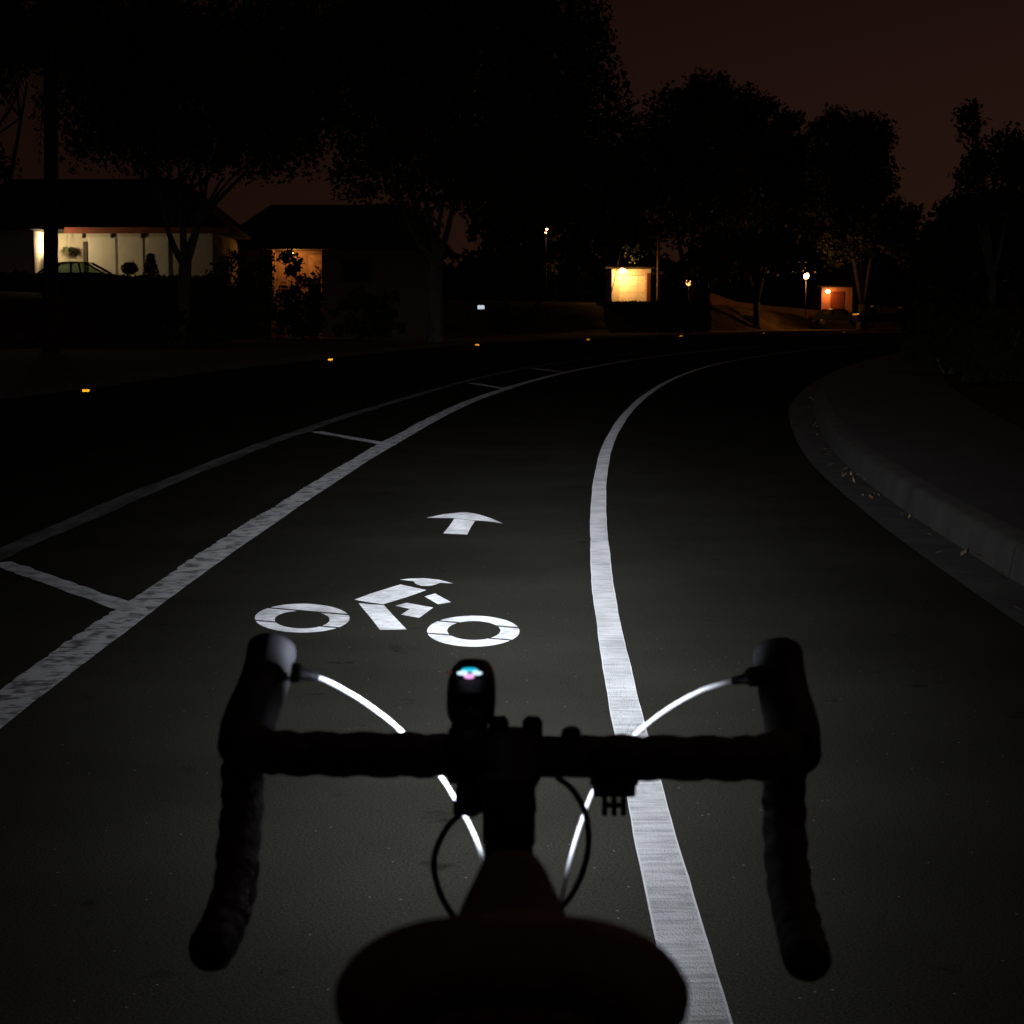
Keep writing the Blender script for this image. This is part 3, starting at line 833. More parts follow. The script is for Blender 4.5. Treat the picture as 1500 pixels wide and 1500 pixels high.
def lean():
    Y = 152.0
    b = P(1322, 462, Y); gz = ground_h(b.x, Y)
    r_ = thing("leaning_tree", (b.x, Y, gz), "thin bare leaning tree trunk at the end of the road at right", "tree")
    mb = MB()
    limb(mb, (b.x, Y, gz - .05), P(1352, 402, Y), .13, .05, .03, np.random.RandomState(2))
    limb(mb, P(1341, 422, Y), P(1335, 395, Y), .06, .02, .04, np.random.RandomState(4))
    limb(mb, P(1350, 406, Y), P(1366, 388, Y), .05, .015, .04, np.random.RandomState(6))
    mb.build("trunk", M_BARK, r_, smooth=True)
    pts = crown_points([lobe(1362, 386, Y, 20, 10), lobe(1336, 394, Y, 12, 8)], 500, np.random.RandomState(5), .4)
    mb = MB(); mb.quads(leaf_quads(pts, .14, np.random.RandomState(6))); mb.build("crown", M_LEAF2, r_)
lean()
# shrubs and hedges on the far side
for i, (lb, px, Y, w, top) in enumerate([
    ("wide dark shrub at the foot of the forked tree before the pale garage", 262, 70, 170, 446),
    ("dark shrub left of the palm trunk", 22, 78, 70, 398),
    ("dark shrub hiding the lower half of the orange lit porch", 428, 91, 56, 388),
    ("narrow upright shrub at the right side of the orange lit porch", 460, 92.5, 16, 388),
    ("dark shrub between the lit porch and the largest street tree", 540, 86, 130, 415),
    ("dark shrub behind the small white plate", 745, 112, 160, 428),
    ("added tall dark shrub covering the lit wall between the pale garage and the orange lit porch", 340, 89, 62, 352),  # added to hide wall and ground lit by the porch spill
    ("added dark leafy shrub covering the lit wall just left of the orange lit porch", 385, 92.5, 42, 366),  # second added screen, keeps the lit house front dark
    ("dark shrub right of the conical topiary by the pale garage", 322, 83, 40, 380)]):
    shrub(lb, px, Y, w, top, 80 + i, 1700, 0.11, "dark shrubs on the far side of the road", dy=1.4)
def hedge(label, pxa, pxb, Y, top, seed, n):
    rs = np.random.RandomState(seed)
    a, b = P(pxa, 462, Y), P(pxb, 462, Y); gz = min(ground_h(a.x, Y), ground_h((a.x + b.x) / 2, Y), ground_h(b.x, Y)); zt = P(pxa, top, Y).z
    r_ = thing("hedge", ((a.x + b.x) / 2, Y, gz), label, "hedge", "clipped hedges on the far side")
    pts = np.column_stack([rs.uniform(a.x, b.x, n), Y + rs.uniform(-.5, .5, n), gz + (zt - gz) * rs.uniform(0, 1, n) ** .7 + rs.normal(size=n) * .04])
    mb = MB(); mb.quads(leaf_quads(pts, .12, rs)); mb.build("foliage", M_LEAF2, r_)
    mb = MB()
    for t in np.linspace(.04, .96, 9):
        x = a.x + (b.x - a.x) * t
        mb = MB(); limb(mb, (x, Y, gz - .1), (x + rs.normal() * .1, Y, gz + (zt - gz) * .7), .03, .01, .05, rs, seg=5)
        mb.build("stem", M_BARK, r_)
hedge("long low dark hedge below the pale lit garage", -10, 330, 78.6, 407, 5, 26000)
hedge("dark hedge hiding the foot of the bright orange garage", 716, 1040, 128, 443, 6, 30000)

def far_wood():
    rs = np.random.RandomState(90); arr = []
    for k in range(150):
        px = rs.uniform(-250, 1480); Y = rs.uniform(196, 240)
        top = 356 + 20 * math.sin(px * .013) + rs.uniform(-14, 22)
        if 300 < px < 620: top += 12
        p = P(px, 462, Y); gz = ground_h(p.x, Y); zt = P(px, top, Y).z; h = max(2.5, zt - gz)
        arr.append(crown_points([(p.x, Y, gz + h * .55, rs.uniform(4, 7), 3, h * .45), (p.x, Y, gz + h * .25, 6, 3, h * .28)], 300, rs, 1.4))
    mb = MB(); mb.quads(leaf_quads(np.concatenate(arr), .55, rs))
    tag(mb.build("distant_trees", M_LEAF2), "low dark line of far trees behind the houses", None, None, "stuff")
far_wood()

# ------------------------------------------------------------------ houses
def gable_roof(mb, x0, x1, y0, y1, ze, zr, over=0.5, th=0.18):
    xa, xb, ya, yb, ym = x0 - over, x1 + over, y0 - over, y1 + over, (y0 + y1) / 2
    mb.add([(xa, ya, ze), (xb, ya, ze), (xb, ym, zr), (xa, ym, zr), (xa, yb, ze), (xb, yb, ze),
            (xa, ya, ze + th), (xb, ya, ze + th), (xb, ym, zr + th), (xa, ym, zr + th), (xa, yb, ze + th), (xb, yb, ze + th)],
           [(0, 1, 2, 3), (3, 2, 5, 4), (7, 6, 9, 8), (8, 9, 10, 11), (0, 6, 7, 1), (4, 5, 11, 10), (0, 3, 9, 6), (3, 4, 10, 9), (1, 7, 8, 2), (2, 8, 11, 5)])
def hip_roof(mb, x0, x1, y0, y1, ze, zr, over=0.6, th=0.14):
    xa, xb, ya, yb, ym = x0 - over, x1 + over, y0 - over, y1 + over, (y0 + y1) / 2
    d = (yb - ya) / 2 * 0.55
    b = [(xa, ya, ze), (xb, ya, ze), (xb, yb, ze), (xa, yb, ze)]
    t = [(x, y, z + th) for x, y, z in b]
    mb.add(b + t + [(xa + d, ym, zr), (xb - d, ym, zr)],
           [(0, 3, 2, 1), (0, 1, 5, 4), (1, 2, 6, 5), (2, 3, 7, 6), (3, 0, 4, 7), (4, 5, 9, 8), (6, 7, 8, 9), (5, 6, 9), (7, 4, 8)])
def sectional_door(parent, x0, x1, y, z0, z1, cols, rows, material):
    """garage door: raised panels on a slab, front faces -Y"""
    mb = MB(); mb.box(x0, x1, y, y + 0.05, z0, z1)
    cw, ch = (x1 - x0) / cols, (z1 - z0) / rows
    for i in range(cols):
        for j in range(rows):
            mb.box(x0 + i * cw + .05, x0 + (i + 1) * cw - .05, y - 0.025, y - 0.002, z0 + j * ch + .045, z0 + (j + 1) * ch - .045)
    return mb.build("garage_door", material, parent)

# house 1: pale garage front, lit from the drive
YH = 86.0
h1z = ground_h(P(200, 462, YH).x, YH)
h1 = thing("house", (P(150, 462, YH).x, YH + 4, h1z), "low house at left with a long pale lit garage front under a dark roof", "house", "houses across the road")
X = lambda px, Y=YH: P(px, 462, Y).x
Zp = lambda py, Y=YH: P(750, py, Y).z
eave = Zp(342)
mb = MB()
mb.box(X(20), X(313), YH, YH + 8, h1z - .3, eave)            # garage wing
xw = P(50.5, 462, YH - 3.2).x                                # wing at the left that stands forward of the garage
mb.box(X(-90), xw, YH - 3.2, YH - .003, h1z - .3, eave)
mb.build("wall", M_STUCCO, h1)
mb = MB(); mb.box(X(-90) - .6, xw + .45, YH - 3.8, YH - .62, eave + .03, eave + .18)
mb.add([(X(-90) - .6, YH - 3.8, eave + .185), (xw + .45, YH - 3.8, eave + .185), (xw + .45, YH + 2, eave + 1.9), (X(-90) - .6, YH + 2, eave + 1.9)], [(0, 1, 2, 3)])
mb.build("roof", M_ROOF, h1)
mb = MB(); hip_roof(mb, X(-90), X(318), YH, YH + 9, eave + .02, Zp(262, YH + 4.5)); mb.build("roof", M_ROOF, h1)
mb = MB(); mb.box(X(102), X(318) + .7, YH - .66, YH - .61, eave - .02, eave + .24); mb.build("fascia", M_FASCIA, h1)
sectional_door(h1, X(131), X(173), YH - .04, h1z, Zp(347), 1, 1, M_DOOR)
sectional_door(h1, X(175), X(213), YH - .04, h1z, Zp(347), 1, 1, M_DOOR)
sectional_door(h1, X(215), X(250), YH - .04, h1z, Zp(347), 1, 1, M_DOOR)
for q_ in (124.5, 166, 210):
    mb = MB(); mb.box(X(q_) - .035, X(q_) + .035, YH - .12, YH - .004, Zp(349), eave - .005); mb.build("eave_bracket", M_TRIMDARK, h1)
mb = MB(); mb.box(X(124.5), X(130.5), YH - .09, YH - .002, h1z, Zp(354)); mb.build("entrance_door", M_TRIMDARK, h1)
mb = MB(); mb.box(xw + .003, xw + .07, YH - 3.26, YH - 3.1, h1z, eave - .01); mb.build("corner_trim", M_FASCIA, h1)
# pier lamp on the drive, hidden behind the palm trunk
YL = 84.35
pl = thing("pier_lamp", (X(75, YL), YL, ground_h(X(75, YL), YL)), "lamp on a pier behind the palm trunk lighting the pale garage", "lamp")
gz = ground_h(X(75, YL), YL)
mb = MB(); mb.box(X(75, YL) - .15, X(75, YL) + .15, YL - .15, YL + .15, gz - .1, Zp(368, YL)); mb.build("pier", M_STUCCO, pl, bevel=.02)
mb = MB(); mb.ball((X(75, YL), YL, Zp(363, YL)), .12); mb.build("bulb", M_BULBWARM, pl, smooth=True)
lamp("pier_light", (X(75, YL), YL - .02, Zp(360, YL) + .02), 300, (1.0, 0.76, 0.40), 0.10)

# topiary, potted cone and hanging fern in front of house 1
def topiary():
    Y = 83.5; p = P(190, 393, Y); gz = ground_h(p.x, Y)
    r_ = thing("topiary", (p.x, Y, gz), "ball shaped topiary on a thin stem before the pale garage", "topiary")
    mb = MB(); mb.tube([(p.x, Y, gz - .05), (p.x + .02, Y, p.z)], .03, n=8); mb.build("trunk", M_BARK, r_)
    rs = np.random.RandomState(8); d = rs.normal(size=(1100, 3)); d /= np.linalg.norm(d, axis=1, keepdims=True)
    pts = np.array(p) + d * (rs.uniform(0, 1, (1100, 1)) ** .4) * np.array([.36, .36, .27])
    mb = MB(); mb.quads(leaf_quads(pts, .06, rs)); mb.build("crown", M_LEAF2, r_)
    p = P(221, 392, Y); r_ = thing("topiary", (p.x, Y, gz), "cone shaped topiary right of the ball shaped one", "topiary")
    mb = MB(); mb.tube([(p.x, Y, gz - .05), (p.x, Y, p.z)], .03, n=8); mb.build("trunk", M_BARK, r_)
    pts = []
    for k in range(1200):
        t = rs.uniform(0, 1); rad = (.30 * (1 - t) + .13) * math.sqrt(rs.uniform()); a = rs.uniform(0, 6.28)
        pts.append((p.x + rad * math.cos(a), Y + rad * math.sin(a), Zp(409, Y) + t * (Zp(372, Y) - Zp(409, Y))))
    mb = MB(); mb.quads(leaf_quads(np.array(pts), .06, rs)); mb.build("crown", M_LEAF2, r_)
    # hanging fern
    Yf = 85.62; p = P(99, 368, Yf)
    r_ = thing("hanging_fern", p, "bushy fern in a hanging basket under the eave of the pale garage", "hanging plant")
    mb = MB(); mb.tube([(p.x, Yf, p.z - .16), (p.x, Yf, p.z - .03)], [.10, .17], n=14); mb.build("basket", M_POT, r_)
    mb = MB()
    for a in range(3): mb.tube([(p.x + .15 * math.cos(a * 2.09), Yf + .15 * math.sin(a * 2.09), p.z - .05), (p.x, Yf, eave - .02)], .006, n=5)
    mb.build("hanger", M_BLACK, r_)
    arr = []
    for k in range(90):
        a = rs.uniform(0, 6.28); L = rs.uniform(.25, .46)
        d = Vector((math.cos(a), math.sin(a), 0)); sd = Vector((-d.y, d.x, 0)) * .025
        q0 = p; q1 = p + d * L * .6 + Vector((0, 0, rs.uniform(.02, .2))); q2 = p + d * L + Vector((0, 0, rs.uniform(-.22, .04)))
        arr += [[q0 - sd, q0 + sd, q1 + sd, q1 - sd], [q1 - sd, q1 + sd, q2 + sd * .2, q2 - sd * .2]]
    mb = MB(); mb.quads(np.array([[tuple(v) for v in q_] for q_ in arr])); mb.build("fronds", M_FROND, r_)
topiary()

# house 2: orange lit porch
YB = 95.0
h2z = ground_h(P(440, 462, YB).x, YB)
h2 = thing("house", (P(450, 462, YB).x, YB + 4, h2z), "dark low house with a small orange lit porch", "house", "houses across the road")
X2 = lambda px: P(px, 462, YB).x
Z2 = lambda py: P(750, py, YB).z
ev2 = Z2(366)
mb = MB()
mb.box(X2(330), X2(400), YB, YB + 7, h2z - .3, ev2); mb.box(X2(472), X2(640), YB, YB + 7, h2z - .3, ev2)
mb.box(X2(400) + .003, X2(472) - .003, YB + 1.6, YB + 7, h2z - .3, ev2)
mb.build("wall", mat("brown_stucco", (0.15, 0.10, 0.062), .95, noise=.12, nscale=3), h2)
mb = MB(); hip_roof(mb, X2(325), X2(645), YB, YB + 8, ev2 + .02, P(750, 300, YB + 4).z, .5); mb.build("roof", M_ROOF, h2)
mb = MB(); mb.box(X2(448), X2(468), YB + 1.53, YB + 1.597, h2z, Z2(372)); mb.build("front_door", M_WOOD, h2)
mb = MB(); mb.box(X2(500), X2(545), YB - .03, YB - .002, Z2(412), Z2(380)); f_ = mb.build("window", M_TRIMDARK, h2)
mb = MB(); mb.box(X2(503), X2(542), YB - .036, YB - .032, Z2(410), Z2(382)); mb.build("pane", M_GLASSD, f_)
mb = MB(); mb.ball((X2(424), YB + .45, Z2(370)), .13, sc=(1.3, 1, .8)); mb.build("porch_lamp", M_BULB, h2, smooth=True)
lamp("porch_light", (X2(426), YB + .75, Z2(372) - .10), 85, (1.0, 0.36, 0.08), 0.1)

# leaves hanging in front of the porch lamp
def vine():
    rs = np.random.RandomState(17)
    Y = YB - .7; p = P(418, 376, Y)
    r_ = thing("porch_plant", (p.x, Y, ground_h(p.x, Y)), "leafy climbing plant hanging over the orange porch lamp", "plant")
    mb = MB(); limb(mb, (X2(402), Y, ground_h(X2(402), Y)), (X2(406), Y, Z2(370)), .03, .02, .02, rs, seg=6); limb(mb, (X2(406), Y, Z2(370)), (X2(436), Y, Z2(374)), .02, .01, .06, rs, seg=5)
    mb.build("stem", M_BARK, r_)
    pts = crown_points([lobe(417, 377, Y, 15, 8, .25), lobe(434, 384, Y, 8, 12, .2), lobe(428, 396, Y, 12, 10, .2), lobe(424, 371, Y, 9, 5, .2)], 620, rs, .2, per=6)
    mb = MB(); mb.quads(leaf_quads(pts, .11, rs)); mb.build("foliage", M_LEAF, r_)
vine()

# house 3: bright orange garage
YC = 135.0
h3z = ground_h(P(930, 462, YC).x, YC)
h3 = thing("house", (P(925, 462, YC).x, YC + 4, h3z), "house with a bright orange lit garage door beside the road curve", "house", "houses across the road")
X3 = lambda px: P(px, 462, YC).x
Z3 = lambda py: P(750, py, YC).z
ev3 = Z3(394)
mb = MB()
mb.box(X3(896), X3(907), YC, YC + 6, h3z - .3, ev3); mb.box(X3(945.5), X3(953), YC, YC + 6, h3z - .3, ev3)
mb.box(X3(907) + .003, X3(945.5) - .003, YC, YC + 6, Z3(403), ev3 - .003)
mb.box(X3(896.5), X3(952.5), YC + 6.003, YC + 9, h3z - .3, ev3)
mb.build("wall", M_STUCCO, h3)
sectional_door(h3, X3(907), X3(945.5), YC + .22, h3z - .1, Z3(403) + .02, 4, 5, M_DOOR)
mb = MB(); gable_roof(mb, X3(893), X3(954), YC + .2, YC + 8, ev3 + .02, Z3(360), .3, .12); mb.build("roof", M_ROOF, h3)
mb = MB(); mb.box(X3(947), X3(952), YC - .28, YC - .004, h3z, Z3(400)); mb.build("downpipe", M_FASCIA, h3)
mb = MB(); mb.ball((X3(911), YC - .55, Z3(397)), .20, sc=(1.25, 1, .85)); mb.build("wall_lamp", M_BULB, h3, smooth=True)
mb = MB(); mb.tube([(X3(911), YC - .52, Z3(392.5)), (X3(911), YC - .002, Z3(394.5))], .03, n=8); mb.build("lamp_bracket", M_BLACK, h3)
lamp("garage_light", (X3(911), YC - .80, Z3(398) - .12), 400, (1.0, 0.48, 0.13), 0.12)
# slim pole beside it
Yp = 133.0
p = P(964, 462, Yp); gz = ground_h(p.x, Yp)
r_ = thing("utility_pole", (p.x, Yp, gz), "slim wooden pole right of the bright orange garage", "pole")
mb = MB(); mb.tube([(p.x, Yp, gz - .1), (p.x, Yp, P(964, 345, Yp).z)], [.13, .09], n=10); mb.build("post", M_WOOD, r_, smooth=True)
mb = MB(); mb.box(p.x - .05, p.x + .9, Yp - .05, Yp + .05, P(964, 351, Yp).z, P(964, 349, Yp).z); mb.build("cross_arm", M_WOOD, r_)

# house 4: red lit house at the far right, with garden wall and lamp posts
YD = 166.0
h4z = ground_h(P(1215, 462, YD).x, YD)
h4 = thing("house", (P(1225, 462, YD).x, YD + 3, h4z), "small red lit house front at the far end of the curve", "house", "houses across the road")
X4 = lambda px: P(px, 462, YD).x
Z4 = lambda py: P(750, py, YD).z
mb = MB(); mb.box(X4(1203), X4(1248), YD, YD + 6, h4z - .3, Z4(421)); mb.build("wall", mat("terracotta_stucco", (0.42, 0.20, 0.12), .95, noise=.1, nscale=3), h4)
mb = MB(); gable_roof(mb, X4(1203), X4(1248), YD, YD + 6, Z4(421) + .02, Z4(398), .5, .1); mb.build("roof", M_ROOF, h4)
mb = MB(); mb.box(X4(1216), X4(1236), YD - .05, YD - .002, h4z, Z4(427)); mb.build("garage_door", M_FASCIA, h4)
mb = MB(); mb.ball((X4(1210.5), YD - .55, Z4(427)), .15, sc=(1.3, 1, 1)); mb.build("wall_lamp", M_BULB, h4, smooth=True)
lamp("house_light", (X4(1211), YD - .9, Z4(428) - .2), 70, (1.0, 0.32, 0.08), 0.1)
YG = 156.0
gw = MB()
pa, pb, pc, pd = P(1040, 428, YG), P(1075, 441, YG), P(1120, 447, YG), P(1206, 455, YG)
zb = min(ground_h(q_.x, YG) for q_ in (pa, pd)) - .2
tops = [pa, pb, pc, pd]
for i in range(3):
    a, b = tops[i], tops[i + 1]
    gw.add([(a.x, YG, zb), (b.x, YG, zb), (b.x, YG, b.z), (a.x, YG, a.z), (a.x, YG + .25, zb), (b.x, YG + .25, zb), (b.x, YG + .25, b.z), (a.x, YG + .25, a.z)],
           [(0, 1, 2, 3), (5, 4, 7, 6), (3, 2, 6, 7), (0, 3, 7, 4), (1, 5, 6, 2)])
M_TANWALL = mat("tan_stucco", (0.30, 0.19, 0.11), .95, noise=.12, nscale=2)
tag(gw.build("garden_wall", M_TANWALL), "long sloping garden wall lit dull orange left of the red house", "wall")
gw2 = MB(); a, b = P(1285, 449, 150), P(1322, 449, 150)
gw2.box(a.x, b.x, 150, 150.25, 1.0, a.z)
tag(gw2.build("garden_wall", M_TANWALL), "short low wall lit dull orange at the right end of the road", "wall")
def lamp_post(label, px, py, Y, bulb, energy, col, r=.13, light_dy=-.0):
    p = P(px, py, Y); gz = ground_h(p.x, Y)
    r_ = thing("lamp_post", (p.x, Y, gz), label, "lamp", "garden lamps glowing across the road")
    mb = MB(); mb.tube([(p.x, Y + .1, gz - .1), (p.x, Y + .1, p.z - r)], .028, n=10); mb.build("post", M_BLACK, r_, smooth=True)
    mb = MB(); mb.tube([(p.x, Y, p.z + r), (p.x, Y, p.z + r * 1.7)], [r * 1.3, .03], n=10); mb.build("cap", M_BLACK, r_)
    mb = MB(); mb.ball(p, r, sc=(1, 1, 1.15)); mb.build("bulb", bulb, r_, smooth=True)
    lamp("post_light", (p.x, Y - r * 1.3, p.z), energy, col, r)
    return r_
lamp_post("brightest white hot garden lamp left of the red lit house", 1181, 404, 148, M_BULB, 560, (1.0, .37, .08), .20)
lamp_post("orange lantern half hidden by leaves right of the orange garage", 1009, 413.5, 138, M_BULBDIM, 22, (1, .35, .09), .21)
lp3 = lamp_post("small orange lamp high among the dark trees above the white plate", 800, 338, 128, M_BULB, 5, (1, .4, .1), .15)
rs = np.random.RandomState(40)
def twigs(label, px, py, Y, w, h, n, seed, size, side=1):
    rs = np.random.RandomState(seed); p = P(px, py, Y); gz = ground_h(p.x, Y)
    r_ = thing("sapling", (p.x + w, Y, gz), label, "young tree", "saplings before the glowing lamps")
    mb = MB(); limb(mb, (p.x + w * side, Y, gz - .1), (p.x + w * .4 * side, Y, p.z + h * .5), .05, .015, .03, rs, seg=6); mb.build("trunk", M_BARK, r_)
    k = Y / F_PX
    pts = crown_points([(p.x, Y, p.z, w, .4, h), (p.x + w * .7, Y, p.z + h * .4, w, .4, h)], n, rs, .25, per=8)
    mb = MB(); mb.quads(leaf_quads(pts, size, rs)); mb.build("crown", M_LEAF, r_)
twigs("sapling with leaves speckling the half hidden orange lantern", 1011, 412, 136.5, .75, .7, 230, 3, .12)
twigs("sapling with leaves catching the light above the bright orange garage", 922, 372, 134, .9, .7, 170, 9, .12, -1.6)
twigs("sapling with leaves around the small high orange lamp", 795, 338, 126.5, .9, .5, 200, 5, .12)

# small white reflective plate on a post
Yw = 84.0
pw = P(704.5, 450, Yw); gz = ground_h(pw.x, Yw)
r_ = thing("marker_sign", (pw.x, Yw, gz), "small bright white reflective plate right of the largest street tree", "sign")
mb = MB(); mb.tube([(pw.x, Yw + .04, gz - .1), (pw.x, Yw + .04, pw.z + .1)], .03, n=8); mb.build("post", M_BLACK, r_)
mb = MB(); mb.box(pw.x - .155, pw.x + .155, Yw - .006, Yw + .008, pw.z - .095, pw.z + .095); mb.build("backing_plate", M_MARKER, r_)
mb = MB(); corner_cubes(mb, (pw.x, Yw - .028, pw.z), .29, .165, .014, Vector((0.03, -1, 0))); mb.build("reflector", M_WHITEREF, r_)

# ------------------------------------------------------------------ cars
def make_car(label, px, Y, heading, paint, length=4.5, height=1.45, group="cars parked across the road", z=None, name="parked_car"):
    p = P(px, 462, Y); gz = ground_h(p.x, Y) if z is None else z
    r_ = thing(name, (0, 0, 0), label, "car", group)
    L = length; H = height; W = .86
    prof = [(-.50, .30), (-.5, .52), (-.485, .63), (-.40, .655), (-.30, .67), (.17, .67), (.30, .64), (.44, .56), (.49, .46), (.5, .30)]
    mb = MB(); n = len(prof)
    for sx in (-1, 1):
        for y, z_ in prof: mb.v.append((sx * W * (1 - .10 * max(0, (z_ - .45)) / .25), y * L, z_ * H))
    mb.f += [(i, i + 1, n + i + 1, n + i) for i in range(n - 1)] + [(n - 1, 0, n, 2 * n - 1)]
    mb.f += [tuple(range(n - 1, -1, -1)), tuple(range(n, 2 * n))]
    mb.build("body", paint, r_, bevel=.04)
    # roof and pillars
    base = [(-.37, .66), (-.24, .965), (-.06, 1.0), (.06, .985), (.24, .67)]
    mb = MB()
    roof = [(-.24, .955), (-.06, .995), (.06, .975)]
    for sx in (-1, 1):
        for y, z_ in roof: mb.v.append((sx * W * .74, y * L, z_ * H))
    for sx in (-1, 1):
        for y, z_ in roof: mb.v.append((sx * W * .74, y * L, z_ * H - .05))
    mb.f += [(0, 1, 4, 3), (1, 2, 5, 4), (7, 6, 9, 10), (8, 7, 10, 11), (0, 6, 7, 1), (1, 7, 8, 2), (4, 10, 9, 3), (5, 11, 10, 4), (0, 3, 9, 6), (2, 8, 11, 5)]
    for sx in (-1, 1):
        for (ya, za), (yb, zb_) in (((-.37, .655), (-.24, .95)), ((.235, .655), (.06, .965)), ((-.06, .655), (-.07, .975))):
            mb.tube([(sx * W * .90, ya * L, za * H), (sx * W * .73, yb * L, zb_ * H)], .045, n=6)
    mb.build("roof", paint, r_)
    mb = MB()
    c = [(-.355, .67), (-.235, .945), (.055, .958), (.22, .67)]
    for sx in (-1, 1):
        mb.add([(sx * W * (.89 if z_ < .8 else .73), y * L, z_ * H) for y, z_ in c], [(0, 1, 2, 3)])
    mb.add([(-W * .86, .225 * L, .67 * H), (W * .86, .225 * L, .67 * H), (W * .7, .06 * L, .955 * H), (-W * .7, .06 * L, .955 * H)], [(0, 1, 2, 3)])
    mb.add([(-W * .86, -.36 * L, .67 * H), (W * .86, -.36 * L, .67 * H), (W * .7, -.24 * L, .94 * H), (-W * .7, -.24 * L, .94 * H)], [(0, 3, 2, 1)])
    mb.build("window", M_CARGLASS, r_)
    for sx in (-1, 1):
        for y in (-.31, .32):
            w_ = MB(); c0 = Vector((sx * (W - .10), y * L, .31))
            w_.tube([c0 - Vector((.10, 0, 0)), c0 - Vector((.09, 0, 0)), c0 + Vector((.09, 0, 0)), c0 + Vector((.10, 0, 0))], [.27, .31, .31, .27], n=20)
            wo_ = w_.build("wheel", M_RUBBER, r_)
            w_ = MB(); w_.tube([c0 + Vector((sx * .095, 0, 0)), c0 + Vector((sx * .112, 0, 0))], [.20, .17], n=14)
            w_.build("rim", M_CHROME, wo_)
        mb = MB(); mb.box(sx * W * .62 - .16, sx * W * .62 + .16, L * .478, L * .493, .48 * H, .56 * H); mb.build("headlight", M_STEEL, r_)
        mb = MB(); mb.box(sx * W * .68 - .14, sx * W * .68 + .14, -L * .503, -L * .488, .50 * H, .61 * H); mb.build("tail_light", M_REDREF, r_)
    r_.location = (p.x, Y, gz); r_.rotation_euler = (0, 0, heading)
    return r_
make_car("dark car parked side on in the drive of the pale lit garage", 122, 80.2, R(-92), M_CARPAINT, 4.4, 1.42, z=2.02)
make_car("tan car with its roof edge lit orange left of the red house", 1062, 147, R(-80), M_CARPALE, 4.5, 1.40, z=P(1062, 477, 147).z)
make_car("dark car in front of the red lit house", 1228, 152, R(-88), M_CARPAINT, 4.4, 1.35, z=P(1228, 477, 152).z)
make_car("dark tall vehicle at the right end of the road by the short wall", 1300, 140, R(-84), M_CARPAINT, 4.8, 1.75, z=P(1300, 482, 140).z)

# ------------------------------------------------------------------ leaves lying in the gutter
def litter():
    rs = np.random.RandomState(77); arr = []
    M_ = mat("dry_leaf", (0.16, 0.10, 0.05), .9, noise=.5, nscale=20)
    for k in range(150):
        a = rs.uniform(3, 28); s = kerb_s(a) + abs(rs.normal()) * .10 + .015
        c = np.array(road_pt(a, s, -.010 + rs.uniform(.003, .02)))
        d = rs.normal(size=3); d[2] *= .25; d /= np.linalg.norm(d); e_ = np.cross(d, [0, 0, 1]); e_ /= np.linalg.norm(e_)
        L = rs.uniform(.015, .055)
        arr.append([c - d * L, c - e_ * L * .35, c + d * L, c + e_ * L * .35])
    mb = MB(); mb.quads(np.array(arr)); tag(mb.build("fallen_leaves", M_), "dry leaves scattered along the gutter at right", None, None, "stuff")
litter()

